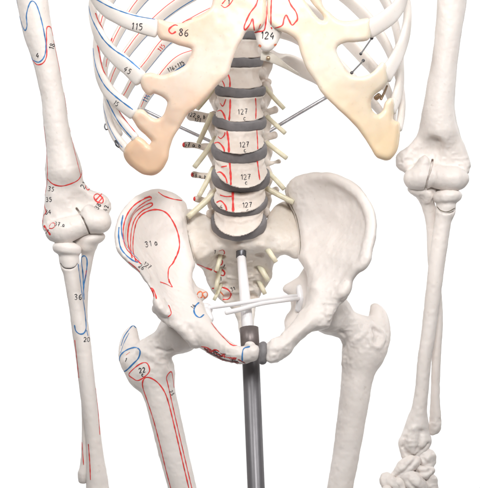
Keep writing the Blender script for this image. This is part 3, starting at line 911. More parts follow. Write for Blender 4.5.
v.ell((79, 201, -10), (8, 7, 9), 6, sub=True, ang=30)
v.ell((60, 208, -12), (6, 4, 6), 6, sub=True)
v.groove([(76.5, 208.5), (79, 212), (83.5, 219), (87, 227), (90, 234.5), (91, 238)], .95, .4, sink=.2, deep=5)
humL = v.mesh(noise=((18, .35), (5, .18), (2.5, .1)), seed=12, rough=[(104, 204, 0, 16, .8), (46, 228, 0, 16, .7), (75, 205, -12, 16, .5)])
q = humL
q.stroke([(16.5, 0), (20, 18), (24.5, 30), (27, 26), (26.5, 15), (29, 5), (32, 1), (36, 4), (40, 15), (44, 32), (46, 47), (44, 57), (39, 62), (33, 60), (31.5, 57)], 'blue', 1.3)
q.stroke([(32.5, 60), (37, 64.5), (43, 63), (46.5, 56), (46.5, 42), (46.6, 29), (48.4, 26.4), (51, 28), (53, 36)], 'red', 1.2)
q.stroke([(53.5, 40), (58, 62), (63.5, 90), (67.5, 115), (72, 140), (78, 165), (81, 176)], 'red', .8)
q.stroke([(44, 126), (46.5, 150), (47.4, 178), (44.6, 198), (44.6, 206), (46, 212), (43.5, 216), (42.6, 224)], 'red', 1.0)
q.stroke([(47.5, 179), (53, 184), (61, 186), (70, 184), (78, 180), (81.5, 174), (82.3, 168)], 'red', 1.4)
q.text('4', 38, 55.5, 5, 0, wd=1.0).text('18', 52, 46, 5, -75, wd=.9)
q.text('35', 51.5, 189, 4.4, 10).text('35', 49.2, 199.5, 4.4).text('34', 48.5, 212, 4.4).text('37.a', 60, 224.5, 4, 8)
q.text('21', 83.8, 185, 5, -60).stroke([(85.5, 186), (88.5, 185), (90, 188), (87.5, 190)], 'red', 1.0, closed=True)
q.stroke([(49, 227), (51, 223.6), (54, 223), (55, 226), (52, 228.5), (49, 228)], 'red', 1.0)
q.stroke([(44, 225.5), (47, 230), (50.5, 235)], 'red', 2.4).stroke([(45, 230), (49, 230)], 'ink', .9).text('3', 47, 232, 4, 50, 'ink')
q.stroke([(94, 196), (98, 194), (103, 199), (102, 203), (96, 201)], 'red', 1.4, closed=True).stroke([(95, 201), (102, 193.5)], 'red', 1.4).stroke([(97, 204), (103, 197)], 'red', 1.2)
q.text('38', 98, 206, 4.4, -55).text('42', 106, 208, 4.2, -75)
humL.build('humerus', 'bone', root, 'upper arm bone painted with red and blue muscle outlines')

DISR = [(431, 108), (422, 124), (420, 129), (415, 138), (407, 147), (400, 152), (397.5, 158), (399, 167), (405, 173), (409, 178), (416, 188), (428, 190), (445, 190), (461, 187), (466, 178), (470.5, 166),
        (469, 157), (465, 146), (460, 136), (456, 126), (449, 108)]
v = Vol(*bounds([(392, -40, -30), (476, 206, 34)], 8), 0.72)
v.tube(spans([(-36, 438, 471, 2), (0, 437, 467, 1), (30, 435, 462, 0), (62, 431, 458, 0), (90, 426, 455.5, 0), (112, 422, 455, 0), (130, 421, 457, 0)], .985), 5, asp=.92)
v.sheet([(x, y, 2) for x, y in DISR], [], [(438, 120, 11), (440, 145, 9), (465, 160, 6), (435, 150, 6.5), (404, 158, 6.5), (450, 180, 9), (420, 178, 9), (410, 168, 7)], k=7)
v.tube([(433, 174, -6, 10), (443, 178, -9, 12), (454, 179, -10, 12.5), (459, 179, -8, 10)], 4)
v.tube([(414, 179, -9, 10.5), (421, 178, -10, 12.5), (428, 176, -8, 11)], 2.5)
v.ell((422, 168, -10), (15, 8, 7), 4, ang=68)
v.ell((404, 161, 3), (9, 8, 7.5), 5, ang=60)
v.ell((434, 148, -9), (8, 7, 12), 6, sub=True, ang=-10)
v.ell((452, 157, -12), (6, 4, 6), 6, sub=True)
v.groove([(432.5, 160), (430.5, 169), (427.5, 180), (424.5, 193)], .95, .4, sink=.2, deep=5)
humR = v.mesh(noise=((18, .35), (5, .18), (2.5, .1)), seed=13, rough=[(404, 160, 0, 18, .9), (440, 155, -12, 22, .8), (467, 168, 0, 16, .8)])
humR.build('humerus', 'bone', root)

# ---- forearms ----------------------------------------------------------------------
v = Vol(*bounds([(48, 240, -30), (114, 515, 22)], 6), 0.85)
v.ell((67, 248, -8), (14.6, 13, 6.8), 2, ang=-8)
v.ell((67, 251, -8), (14.0, 12.5, 5.2), 2, ang=-8)
v.tube([(68, 252, -7, 9.6), (69.2, 261, -7, 9.4), (70, 264.5, -7, 9.2)], 2)
v.tube([(69.5, 260, -7, 8.6), (70.3, 266, -7, 8.4), (71.5, 272, -7, 8.4), (74.3, 290, -8, 8), (77.6, 310, -10, 8.2), (80.6, 330, -12, 8.5), (83, 348, -13, 8.5), (85.5, 370, -14, 8.2), (88.5, 396, -13, 8.1), (91, 415, -12, 7.9), (93.3, 435, -11, 7.6),
        (95, 456, -10, 8.6), (96.5, 474, -9, 10.6), (97.5, 488, -8, 11.6), (98.5, 508, -8, 14)], 4)
v.groove([(60, 263.5), (64, 268), (70, 269), (75, 267), (78, 263)], .9, .5, sink=.2)
radL = v.mesh(noise=((16, .2), (4, .15)), seed=15)
radL.stroke([(60.5, 263), (64, 267.5), (70, 268.6), (75, 266.5), (77.5, 263)], 'ink', .8)
radL.stroke([(78, 264), (79.5, 275), (81.5, 290), (84, 305), (85.5, 318), (86, 328), (84, 333), (80, 334), (76, 331), (74.5, 325)], 'blue', 1.4)
radL.text('36', 78.5, 297, 5.4, 0, wd=.9).text('20', 87, 339.5, 4.4, 0, wd=.8)
radL.stroke([(74.8, 340), (77, 360), (79, 378)], 'red', 1.2).stroke([(86.5, 330), (88, 336)], 'blue', 1.1)
radL.stroke([(95.6, 388), (98, 410), (99.8, 435)], 'red', 1.1).stroke([(88.4, 444), (89.8, 462), (90.5, 480)], 'red', 1.3)
radL.build('radius_bone', 'bone', root, 'outer forearm bone with blue and red painted outlines')

v = Vol(*bounds([(70, 200, -24), (112, 490, 34)], 6), 0.85)
v.tube([(94, 208, 20, 7), (91, 225, 20, 9), (90, 240, 8, 9), (88.5, 250, 4, 7), (86.5, 262, 4, 6.2), (84, 280, 5, 5.4), (82.6, 305, 4, 5.2), (83, 330, 2, 5.2), (84, 355, 0, 5), (85, 385, -1, 5), (86.5, 410, -2, 5), (86.5, 440, -3, 4.9), (85.6, 462, -4, 5.2), (84, 474, -5, 6), (83.5, 479, -5, 5)], 4)
v.tube([(81, 473, -5, 2.6), (80.5, 481, -5, 2)], 2)
v.ell((91.5, 239, -2), (14, 10, 7), 4, ang=14)
v.ell((87, 246, -1), (7.5, 8, 8), 4)
v.ell((80, 243.5, 3), (8, 8, 6), 4)
ulL = v.mesh(noise=((16, .2), (4, .15)), seed=16)
ulL.stroke([(84, 300), (83, 275), (81.6, 262), (82, 257), (85, 256), (87, 260), (86.6, 270), (84.5, 282), (83.5, 290)], 'blue', 1.3)
ulL.stroke([(86.6, 270), (85, 278)], 'red', 1).stroke([(82, 442), (83.6, 465)], 'red', 1.0)
ulL.build('ulna', 'bone', root, 'inner forearm bone with a blue painted loop below the elbow')

v = Vol(*bounds([(396, 186, -30), (466, 470, 22)], 8), 0.85)
v.ell((447.5, 195.8, -8), (14.6, 13, 7), 2, ang=4)
v.ell((447, 199, -8), (13.8, 12.4, 5.2), 2, ang=4)
v.tube([(446.5, 200, -7, 9.8), (446, 208, -7, 9.6), (445.6, 211.5, -7, 9.3)], 2)
v.tube([(445.5, 209, -7, 8.4), (443.6, 218, -7, 8.4), (441, 234, -8, 8.4), (437.5, 258, -10, 8.2), (434.2, 285, -12, 7.8), (431.2, 310, -13, 7.4), (428.2, 335, -14, 7.2), (424.4, 360, -14, 7.0), (422, 387, -13, 6.8), (419.5, 408, -12, 7.7), (417.5, 424, -10, 9.6)], 4)
v.groove([(436, 207.5), (440, 212), (447, 213.6), (453, 211.5), (456, 207)], .9, .5, sink=.2)
v.tube([(417.5, 420, -10, 9), (416, 434, -9, 13.5), (415, 441, -9, 14.8)], 5, asp=.75)
v.tube([(404.5, 444, -10, 5.5), (406, 455, -11, 5)], 6)
v.tube([(424, 441, -9, 6.5), (418, 450, -9, 5.5), (411, 456, -10, 5)], 6)
v.groove([(413, 428), (410, 437), (411, 446), (414, 453)], 1.6, 5, sink=-.5, ridge=True)
v.groove([(421, 432), (420, 441), (418, 449)], 1.6, 4, sink=0)
v.groove([(404, 450), (411, 456), (420, 452), (428, 444)], 1.2, 3, sink=0)
v.groove([(404, 441), (402.6, 447.5)], 1.5, .8, sink=.3)
radR = v.mesh(noise=((14, .22), (4, .22)), seed=17, rough=[(415, 444, -18, 20, .75), (446, 200, -18, 16, .4)])
radR.stroke([(437, 206.6), (441, 210.5), (448, 211.5), (455, 208)], 'seam', .9)
radR.build('radius_bone', 'bone', root)

v = Vol(*bounds([(404, 160, -24), (448, 440, 34)], 8), 0.85)
v.tube([(424, 160, 20, 7), (422, 178, 20, 9), (423, 190, 8, 9), (427, 201, 4, 7.4), (430.5, 214, 4, 6.4), (432, 232, 5, 5.6), (433, 258, 5, 5.4), (435, 280, 4, 5.3), (437.4, 305, 3, 5.2), (437.8, 325, 3, 5), (436.4, 355, 2, 4.6), (435.4, 385, 1, 4.6), (435.2, 405, 0, 5), (435.4, 420, 0, 6), (435.4, 428, 0, 5.6)], 4)
v.tube([(431.5, 427, -1, 3.5), (432, 432, -1, 3.4)], 3)
v.ell((421, 191.5, -2), (14, 10, 6.5), 4, ang=-14)
v.ell((427.5, 197, -1), (7, 8, 7.5), 4)
v.ell((434.5, 192, 4), (8, 8, 6), 4)
ulR = v.mesh(noise=((14, .22), (4, .2)), seed=18, rough=[(424, 198, -8, 18, .8), (436, 424, 0, 14, .9)])
ulR.build('ulna', 'bone', root)

# ---- wrist and hand on the right of the picture --------------------------------------
CARP = [[(396, 476, -14, 6), (403, 469.5, -16, 8), (411, 463.5, -16, 8), (416, 460, -13, 6)],
        [(423, 453, -8, 7), (426.5, 459.5, -10, 9), (427.5, 465, -9, 7.5)],
        [(420, 470, -15, 4.5), (426, 472.5, -17, 5.5), (430.5, 471, -14, 4.5)],
        [(408, 478, -17, 9), (415, 483, -19, 10.5), (420, 493, -16, 8.5)],
        [(399, 485, -20, 6.5), (401, 493, -20, 6.5), (402, 500, -18, 6)],
        [(387, 481, -17, 8), (392, 486, -19, 9), (393, 494, -16, 7.5)],
        [(427, 477, -10, 8), (430, 486, -10, 9.2), (431, 496, -9, 8)],
        [(416, 470, -6, 7), (410, 474, -4, 8), (404, 482, -4, 8)]]
for i, c in enumerate(CARP):
    v = Vol(*bounds(c, 16), 0.6)
    v.tube(c, 3, asp=.9)
    a, b = c[0], c[-1]
    v.groove([(a[0] - 2, a[1] + 3), ((a[0] + b[0]) / 2, (a[1] + b[1]) / 2 + 2), (b[0], b[1] - 1)], 1.6, 3, sink=-.6)
    v.mesh(noise=((8, 1.3), (3.5, .3)), seed=30 + i, rough=[(*c[0][:3], 30, .45)]).build('carpal_bone', 'bone', root)
for i, (a, b, w) in enumerate([((387, 492), (366, 520), -30), ((400, 502), (394, 560), -22), ((411, 502), (408, 566), -18), ((421, 502), (421, 562), -14), ((431, 502), (433, 552), -10)]):
    m = ((a[0] + b[0]) / 2, (a[1] + b[1]) / 2)
    v = Vol(*bounds([(*a, w), (*b, w)], 14), 0.8)
    v.tube([(*a, w + 4, 6.5), (a[0] * .8 + b[0] * .2, a[1] * .8 + b[1] * .2, w, 5), (*m, w - 2, 4), (a[0] * .15 + b[0] * .85, a[1] * .15 + b[1] * .85, w - 2, 5), (*b, w - 2, 6.2)], 3)
    v.mesh(noise=((7, .5), (3, .25)), seed=40 + i).build('metacarpal', 'bone', root)

# ---- chest -------------------------------------------------------------------------
CL = [(266, -30), (266, 5), (264.6, 22), (256, 30), (247, 31), (242, 40), (237, 49), (232, 62), (228, 75), (218.5, 84), (208, 95.5), (196.5, 108), (189, 113), (184.5, 119), (180, 128), (174, 138),
      (170, 149), (167, 161), (160, 172), (152, 175.5), (142, 173.5), (133, 168), (126, 160.5), (123, 152), (126.5, 145.5), (132, 140), (136, 136), (143, 139), (149.5, 145.3), (151.8, 141.5), (145, 134.5), (139, 129),
      (134, 122), (131.5, 116), (136.5, 110), (143, 109.6), (150, 115.5), (156, 118.3), (162, 115.8), (166, 108.5), (167.3, 102), (162, 96.6), (154, 93.6), (149, 96), (142, 89), (139.5, 77), (149, 72.6), (163, 75),
      (182, 67.5), (189.5, 58.5), (192, 49), (181, 45.8), (169, 41.8), (160, 39), (156, 29), (157.5, 18.5), (169, 22), (181, 23), (191, 18), (200, 15), (209, 9), (213, 0), (216, -30)]
CLd = [(262, -30, -97), (256, 28, -99), (240, 40, -99), (228, 75, -97), (196, 108, -90), (175, 138, -78), (160, 172, -66), (125, 155, -56), (133, 138, -64), (133, 116, -70), (141, 83, -78), (157, 29, -88),
       (185, 35, -92), (213, 0, -95), (195, 70, -92), (165, 125, -74), (150, 155, -64), (165, 90, -84)]
CR = [(267.4, -30), (267.4, 5), (269, 22), (278, 30), (287, 33), (297, 41), (301, 55), (306, 68), (315, 82), (322, 93), (333, 104.5), (345, 115.5), (357, 127.5), (364, 137.5), (371, 149.5), (378, 158),
      (386.6, 160.5), (393, 157), (398, 147.5), (400, 133), (399, 122), (393, 119.5), (394.3, 104), (391, 98), (385, 103), (383, 110), (378, 114.5), (372.5, 111), (371, 104), (374, 96.5), (383, 88.5), (388, 81),
      (387, 70.5), (382.5, 62), (372, 72), (361.6, 76.5), (351, 75), (343, 65), (336.6, 49.5), (345, 43), (357, 42), (370, 39), (370.5, 19.5), (361, 19), (351, 21), (339, 20), (330, 12.5), (322, 2), (318, -30)]
CRd = [(270, -30, -97), (275, 28, -99), (297, 41, -98), (315, 82, -95), (345, 115, -88), (371, 149, -76), (388, 160, -68), (399, 125, -62), (392, 100, -68), (387, 76, -78), (370, 29, -86), (339, 20, -91), (322, 0, -95),
       (330, 75, -93), (365, 115, -78), (380, 140, -70), (352, 95, -86)]


def plate(poly, deps, th, noise, seed, holes=()):
    df = tps([(q[0], q[1]) for q in deps], [q[2] for q in deps])
    o = [(x, y, float(df(np.array(float(x)), np.array(float(y))))) for x, y in poly]
    v = Vol(*bounds(o, 12), 0.9)
    v.sheet(o, deps, th, k=2, holes=holes)
    return v.mesh(noise=noise, seed=seed)


cl = plate(CL, CLd, [(250, 0, 4.5), (200, 60, 5.5), (160, 160, 6.5), (140, 80, 5), (160, 30, 5.5), (180, 120, 5)], ((16, .6), (6, .2)), 51)
cl.stroke([(258.5, -4), (256, 5), (249.8, 13.5), (244.6, 25), (244.4, 29), (246, 29.3), (250, 24), (252.6, 19), (253.6, 25), (254.4, 30.5)], 'red', 1.5)
cl.stroke([(258, 30.3), (260.5, 24)], 'red', 1.4)
cl.stroke([(177.8, 25.5), (174.5, 25), (170, 28), (169, 31), (172, 33.6), (176, 31.5)], 'red', 1.6).text('86', 184.3, 32.5, 7, 6, wd=1.0)
cl.stroke([(182.5, 22.8), (187, 20.5), (192, 18.6)], 'red', 1.3)
cl.stroke([(221, 5), (225, 7.5), (230, 4), (234, -2)], 'red', 1.0).stroke([(222, 4), (227, -2)], 'red', 1.0).text('1', 229, 2, 4)
cl.build('costal_cartilage', 'cart_warm', root, 'warm peach rib cartilage with a red painted outline')
cr = plate(CR, CRd, [(280, 0, 4.5), (330, 60, 5.5), (385, 145, 6.5), (385, 75, 5), (365, 30, 5.5), (350, 110, 5)], ((16, .6), (6, .2)), 52,
           holes=[[(301, 6, 0), (303.5, 5.5, 0), (312, 15, 0), (320.5, 26, 0), (318, 28, 0), (308, 18, 0)]])
cr.stroke([(271.6, -4), (271, 12), (271, 27)], 'red', 1.4).stroke([(271, 28.5), (277, 27.5), (282.4, 25), (284, 19), (286.2, 15), (289, 20), (292, 25), (295.5, 22), (297.5, 18.6), (296, 12), (291, 5), (287.6, -3)], 'red', 1.5)
cr.build('costal_cartilage', 'cart_pale', root, 'pale cream rib cartilage with a long slit near the breastbone')

st = plate([(249, -34), (292, -34), (291, 5), (286.5, 20), (281.5, 34), (277.5, 43), (272, 50), (267.3, 52), (262, 50), (257, 42), (253.5, 30), (250, 18), (247, 5)],
           [(249, -34, -89), (291, -34, -89), (268, 50, -90), (255, 20, -90), (282, 20, -90), (268, 20, -96)], [(0, 0, 5)], ((8, .4),), 53)
st.text('124', 268, 35.5, 7, 4, wd=1.0)
st.stroke([(268, -4), (267, 12), (265.6, 24), (264, 30.3), (259, 31.5), (254.5, 32.6)], 'red', 1.4).stroke([(271, 27), (272, 29)], 'red', 1.2)
st.blob(275.6, 45, 1.8, 'orange', 1.2).blob(259.3, 46, 2.2, 'orange', 1.6)
st.build('sternum', 'rib', root)

RIBS = {}
RB = {
    'A': [(156, 28.5, -88, 9, 4), (140, 24.5, -83, 8.4, 4), (122, 18, -74, 8.2, 4), (107, 9, -56, 8.4, 4), (96, -3, -34, 8.6, 4), (90, -18, -8, 8.6, 4), (90, -34, 25, 8, 4)],
    'B': [(140, 78.5, -79, 8.3, 4), (127, 66, -73, 8.6, 4), (114, 55, -61, 8.4, 4), (103, 42, -42, 8.2, 4), (95.5, 25, -16, 8, 4), (92.5, 8, 10, 8, 4), (95, -14, 36, 7.5, 4)],
    'C': [(133, 113.5, -72, 6.4, 3.6), (123, 104.5, -68, 7.4, 3.8), (112, 95, -56, 7.6, 3.8), (103, 82, -38, 7.4, 3.8), (98, 66, -16, 7, 3.8), (96.5, 48, 6, 6.6, 3.8), (99, 28, 28, 6.4, 3.8), (107, 6, 46, 6.2, 3.6), (120, -14, 58, 6, 3.5)],
    'D': [(135, 137.5, -66, 4.2, 3.2), (124, 125, -60, 5.2, 3.4), (115, 112, -47, 5.6, 3.4), (108, 98, -25, 5.6, 3.4), (104.5, 82, 0, 5.6, 3.4), (105, 66, 22, 5.6, 3.4), (111, 49, 42, 5.8, 3.4), (120, 31, 55, 6, 3.4), (134, 9, 65, 6.4, 3.4), (152, -10, 70, 6.4, 3.4), (180, -28, 70, 6, 3.4)],
    'E': [(126, 149, -58, 4.6, 3.2), (116, 137, -46, 5, 3.3), (109.5, 122, -27, 5, 3.3), (106.5, 106, -5, 5, 3.3), (107.5, 91, 15, 5.2, 3.3), (114, 74, 36, 5.6, 3.3), (126, 54, 52, 6, 3.4), (145, 31, 64, 6.4, 3.4), (170, 9, 72, 6.4, 3.4), (198, -8, 72, 6, 3.4), (226, -18, 66, 5, 3.4)],
    'F': [(120, 134, 2, 3.2, 2.8), (115, 122, 10, 4, 3), (116, 110, 22, 4.6, 3.2), (124, 97, 38, 5, 3.3), (133, 81, 50, 5.6, 3.4), (146, 65, 60, 6, 3.4), (166, 41, 70, 6.4, 3.4), (191, 24, 74, 6.2, 3.4), (212, 14, 70, 5.4, 3.4), (230, 14, 60, 5, 3.4)],
    'G': [(140, 110, 44, 3.6, 2.8), (147, 97, 54, 5, 3), (158, 82, 62, 6, 3.2), (172, 67, 70, 6.6, 3.3), (188, 58, 74, 6.4, 3.3), (206, 52, 70, 5.5, 3.4), (226, 50, 60, 5, 3.4)],
}
MARK = {}
for k, pts in RB.items():
    if k in 'CDEFG':
        pts = [(a, b, c, hw * (1.42 if c > 30 else (1.14 if c > 10 else 1)), ht) for a, b, c, hw, ht in pts]
    RIBS[k] = rib(pts, axis=(245, 45), seed=ord(k), stripe=(None if k == 'A' else 14))
r = RIBS['A']
r.stroke([(94, -2), (109, 6.3), (124, 12.3), (138, 16.3), (155, 19.3)], 'blue', 1.2).text('115', 137.5, 26.5, 6.4, 6, wd=1.0)
r.stroke([(108, 23.5), (122, 27.5), (136, 32), (152, 37)], 'seam', .45)
r = RIBS['B']
r.stroke([(88.3, 4), (91, 16), (96.5, 28), (104, 40), (114, 49.6), (127, 58.3), (140, 69.3)], 'blue', 1.4).text('45', 128, 70.5, 5.4, 34, wd=.9)
r.stroke([(95.5, 13), (98, 20), (102.5, 28), (108, 36)], 'red', 1.3)
r = RIBS['C']
r.stroke([(93, 48), (94.6, 60), (97, 70), (102.5, 82), (109.5, 91), (121, 100.8), (133, 109.6)], 'blue', 1.4)
r.stroke([(97.6, 45), (100, 57), (103.2, 70), (109, 80)], 'red', 1.5).text('15', 116.5, 103.5, 4.4, 40)
r = RIBS['D']
r.stroke([(104.5, 92), (109, 104), (117.5, 120), (124.5, 129.5), (131.5, 137.5)], 'blue', 1.4).stroke([(118, 109), (122, 116), (128, 123.5), (135, 132)], 'red', 1.0)
r.stroke([(112, 38), (107.7, 57)], 'red', 1.3)
r = RIBS['E']
r.stroke([(103.4, 90), (103, 104), (106, 117), (110.5, 129), (117, 140.5), (122.5, 147.5)], 'blue', .8).stroke([(106, 96), (110, 110), (116, 124), (121, 133)], 'red', 1.6)


RIBS['F'].text('115', 161.5, 47.5, 4.4, -50, 'red', wd=.8)
RIBS['G'].text('116+115', 176, 66.3, 4.0, -26, wd=.8).text('114', 146.5, 98, 4.6, -62, 'blue', wd=1.0)
for k in 'ABCDEFG':
    RIBS[k].build('rib', 'rib', root, 'white rib with painted blue and red edge lines')

RR = {
    'A': [(369.5, 29, -86, 9.2, 4), (384, 20.5, -78, 8.8, 4), (396, 10, -60, 8.6, 4), (403, -3, -36, 8.4, 4), (406, -18, -8, 8, 4), (404, -34, 25, 8, 4)],
    'B': [(386, 75, -78, 8, 4), (395, 60, -62, 8, 4), (402.5, 44, -40, 7.8, 4), (407, 24, -14, 7.6, 4), (407, 4, 10, 7.4, 4), (402, -16, 34, 7, 4)],
    'C': [(392, 109, -66, 6.4, 3.6), (397, 96, -50, 6.8, 3.8), (400, 80, -26, 6.8, 3.8), (400, 62, 0, 6.6, 3.8), (399, 44, 20, 6.4, 3.8), (395, 24, 40, 6.2, 3.8), (386, 2, 54, 6.2, 3.6), (372, -20, 64, 6, 3.5)],
    'D': [(399, 128, -60, 4.2, 3.2), (401.4, 114, -40, 5, 3.4), (402, 99, -15, 5.2, 3.4), (400, 84, 10, 5.4, 3.4), (395, 66, 32, 5.6, 3.4), (387, 46, 48, 6, 3.4), (374, 26, 60, 6.4, 3.4), (354, 5, 70, 6.6, 3.4), (330, -14, 72, 6.2, 3.4)],
    'E': [(393, 122, 0, 4, 3), (393, 108, 16, 5, 3.2), (388, 91, 34, 5.6, 3.4), (377, 73, 50, 6.4, 3.4), (362, 56, 62, 7, 3.4), (345, 38, 70, 7, 3.4), (324, 18, 74, 6.6, 3.4), (298, 2, 70, 5.8, 3.4), (270, -4, 60, 5, 3.4)],
    'F': [(388, 126, 20, 3, 2.8), (380, 111, 36, 4.4, 3), (366, 95, 50, 5.4, 3.2), (350, 77, 62, 6.2, 3.4), (332, 60, 70, 6.4, 3.4), (312, 47, 74, 6.2, 3.4), (292, 36, 70, 5.6, 3.4), (266, 30, 58, 5, 3.4)],
    'G': [(346, 101, 56, 3.4, 2.8), (332, 90, 62, 5, 3), (316, 77, 66, 6.5, 3.2), (298, 66, 68, 8, 3.3), (282, 57.5, 64, 7.4, 3.3), (266, 53, 54, 5.4, 3.4), (254, 52, 46, 4.6, 3.4)],
}
for k, pts in RR.items():
    pts = [(a, b, c, hw * (1.5 if c > 30 else (1.1 if c > 10 else 1)), ht) for a, b, c, hw, ht in pts]
    rib(pts, axis=(245, 45), seed=ord(k) + 40).build('rib', 'rib', root)

# ---- metal and plastic fittings of the skeleton ------------------------------------
rod([(143, 109.5, 84, 1.7), (170, 122.5, 82, 1.7), (226, 148.5, 76, 1.7)]).build('brace_rod', 'steel', root)
rod([(258, 138, 78, 1.9), (292, 117.5, 82, 1.9), (332, 94, 86, 1.9)]).build('brace_rod', 'steel', root)
for a, b in (((371.5, 38.5, -78), (361, 53.5, 40)), ((363, 61, 46), (352, 72.5, -70))):
    g = rod([(*a, .8), ((a[0] + b[0]) / 2, (a[1] + b[1]) / 2, (a[2] + b[2]) / 2, .8), (*b, .8)], 8, 10)
    join(g, rod([(a[0], a[1], a[2], 1.6), (a[0] + .5, a[1] - .8, a[2], 1.6)], 2, 10), rod([(b[0], b[1], b[2], 1.5), (b[0] - .5, b[1] + .6, b[2], 1.5)], 2, 10))
    g.build('spacer_pin', 'dark_steel', root)
g = rod([(376, 98, -62, 2.6), (379, 95.5, -62, 2.6)], 2, 12); join(g, rod([(381, 99, -58, 1.4), (384.5, 92, -52, 1.2), (387, 86, -44, 1.0)], 3, 10))
g.build('rib_fitting', 'brass', root)
rod([(115.6, 141, -55, 1.3), (117, 144.6, -57, 1.8), (118.6, 147, -58, 1.0)], 2, 10).build('rib_fitting', 'dark_steel', root)
g = rod([(105.2, 124, -30, .7), (104.6, 127, -31, .7), (106, 129.6, -32, .7), (108, 129, -33, .6)], 1, 8)
g.build('wire_hook', 'dark_steel', root)
# clear strip with a screw under the breastbone
strip = rib([(262, 55, -84, 5, 1.2), (272, 58, -82, 4.5, 1.2), (285, 66, -74, 2.6, 1.2), (298, 74, -60, 1.4, 1)], axis=(245, 45))
strip.build('clear_strip', 'amber', root)
rod([(268.2, 58, -86, 2.1), (268.2, 58.3, -90, 1.9)], 1, 14).build('screw', 'brass', root)
# two elastic rods across the pelvis, with their clips
rod([(206, 308, -24, 2.1), (235, 304, -34, 2.1), (262, 299.5, -28, 2.1), (296, 296, 16, 2.1)]).build('pelvic_rod', 'plastic', root)
rod([(226.5, 312.5, -42, 2.5), (240, 309.5, -40, 2.4), (262, 303.5, -30, 2.2), (299, 298.5, 16, 2.0)]).build('pelvic_rod', 'plastic', root)
v = Vol(*bounds([(194, 298, -50), (218, 325, 34)], 5), 0.7)
v.tube([(202, 307, 14, 4.5), (205, 309, -10, 5.5), (206.5, 313, -32, 5), (210, 319, -40, 3.8)], 3).ell((205, 309, -20), (7.5, 8, 6), 3)
v.mesh(noise=((5, .2),)).build('rod_clip', 'plastic', root)
v = Vol(*bounds([(290, 282, 6), (308, 316, 34)], 5), 0.7)
v.tube([(299.5, 288, 21, 3.4), (300.5, 298, 18, 4), (298.5, 309, 20, 3.4)], 2)
v.mesh(noise=((5, .15),)).build('rod_clip', 'plastic', root)

# ------------------------------------------------------------------ stand
stand = bpy.data.objects.new('stand_pole', None); C.objects.link(stand)
FLOOR = -900.0
bx = P(284, 0, -48)[0]
stand.location = Vector((bx, -48, FLOOR)) * S
WORLD[stand.name] = stand.location.copy()
stand['label'] = 'dark grey metal pole with a white rod holding up the pelvis of the skeleton'
stand['category'] = 'stand'


def tube_geo(a, b, ra, rb, n=40, ridge=0.0):
    a, b = np.array(a, float), np.array(b, float)
    t = (b - a) / np.linalg.norm(b - a); u = np.cross(t, [0, 1, 0]); u /= np.linalg.norm(u); w = np.cross(u, t)
    th = np.linspace(0, 2 * math.pi, n, endpoint=False)
    rings = []
    for c, r in ((a, ra * .9), (a + t * .5, ra), (b - t * .5, rb), (b, rb * .9)):
        rings.append(c + np.outer(np.cos(th) * r, u) + np.outer(np.sin(th) * r, w))
    return ring_loft(rings)


tA, tB = np.array(P(250.5, 352, -48)), np.array((bx, -48.0, FLOOR))
tube_geo(tA, tB, 8.6, 8.2).build('steel_tube', 'pole', stand)
tube_geo(P(249, 327.5, -40), P(250.6, 353, -47), 9.3, 9.3).build('tube_collar', 'collar', stand)
tube_geo(P(241.2, 256, 18), P(248.3, 334, -42), 4.4, 6.1).build('white_rod', 'plastic', stand)
g = tube_geo(P(241, 240, 26), P(241.2, 258, 17), 5.0, 5.2, 8); g.build('hanger_bolt', 'dark_steel', stand)
tube_geo(P(242, 246, 14), P(242, 246, 18), 2.2, 2.2, 12).build('bolt_head', 'steel', stand)

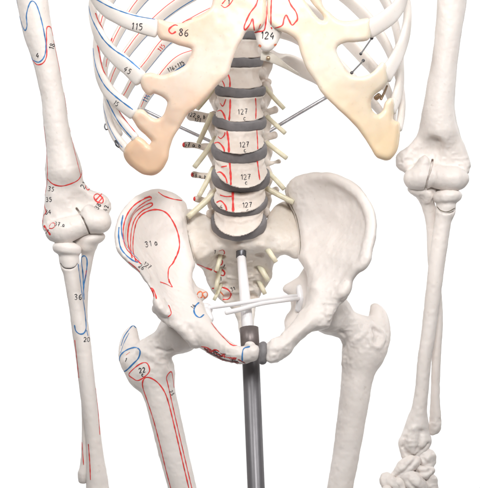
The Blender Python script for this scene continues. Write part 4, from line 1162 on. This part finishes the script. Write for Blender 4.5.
# ------------------------------------------------------------------ white studio backdrop
n = 24; prof = [(-1200, FLOOR)]
for i in range(n + 1):
    a = math.pi / 2 * i / n
    prof.append((1100 + 600 * math.sin(a), FLOOR + 600 * (1 - math.cos(a))))
prof.append((1700, 1300))
V = []; Q = []
for y, z in prof:
    V += [(-1200, y, z), (1200, y, z)]
for i in range(len(prof) - 1):
    Q.append((2 * i, 2 * i + 1, 2 * i + 3, 2 * i + 2))
M['paper'] = flat_mat('white_paper', (0.9, 0.9, 0.9), 0.9, var=0.005, spec=0.1)
bd = Geo(V, Q).build('backdrop', 'paper'); bd['kind'] = 'structure'; bd['label'] = 'seamless white studio backdrop behind the skeleton'

# ------------------------------------------------------------------ light, camera
W = bpy.data.worlds.new('World'); bpy.context.scene.world = W; W.use_nodes = True
bgn = W.node_tree.nodes['Background']; bgn.inputs['Color'].default_value = (1.0, 0.985, 0.975, 1); bgn.inputs['Strength'].default_value = 0.16


def area(name, loc, target, size, power, col=(1, 1, 1), sy=None, spread=180):
    ld = bpy.data.lights.new(name, 'AREA'); ld.energy = power; ld.color = col
    ld.spread = math.radians(spread)
    ld.shape = 'RECTANGLE'; ld.size = size; ld.size_y = sy or size
    o = bpy.data.objects.new(name, ld); C.objects.link(o)
    o.location = loc; o.rotation_euler = (Vector(target) - Vector(loc)).to_track_quat('-Z', 'Y').to_euler()
    return o


area('softbox', (-0.9, -1.0, 1.0), (-0.05, 0, 0.2), 0.5, 1.75, (1, 0.985, 0.965), spread=75)
area('softbox', (0.9, -1.05, 1.0), (0.05, 0, 0.2), 0.5, 1.9, (1, 0.98, 0.97), spread=75)
area('softbox', (0.1, -1.45, 0.84), (0, 0, 0.17), 0.4, 3.3, (1, 0.98, 0.965), spread=75)
area('backdrop_lamp', (-1.3, 0.8, 0.5), (-0.2, 1.87, 0.12), 0.9, 20)
area('backdrop_lamp', (1.3, 0.8, 0.5), (0.2, 1.87, 0.12), 0.9, 20)

cd = bpy.data.cameras.new('Camera'); cam = bpy.data.objects.new('Camera', cd); C.objects.link(cam)
cam.location = (0, -D * S, 0); cam.rotation_euler = (math.pi / 2, 0, 0)
cd.sensor_fit = 'HORIZONTAL'; cd.sensor_width = 36; cd.lens = 36 * D / 480
cd.clip_end = 100; cd.clip_start = 0.05
sc = bpy.context.scene; sc.camera = cam
sc.render.engine = 'CYCLES'
sc.view_settings.view_transform = 'Standard'; sc.view_settings.look = 'None'
sc.view_settings.exposure = 0; sc.view_settings.gamma = 1
sc.cycles.use_denoising = True
sc.cycles.max_bounces = 8
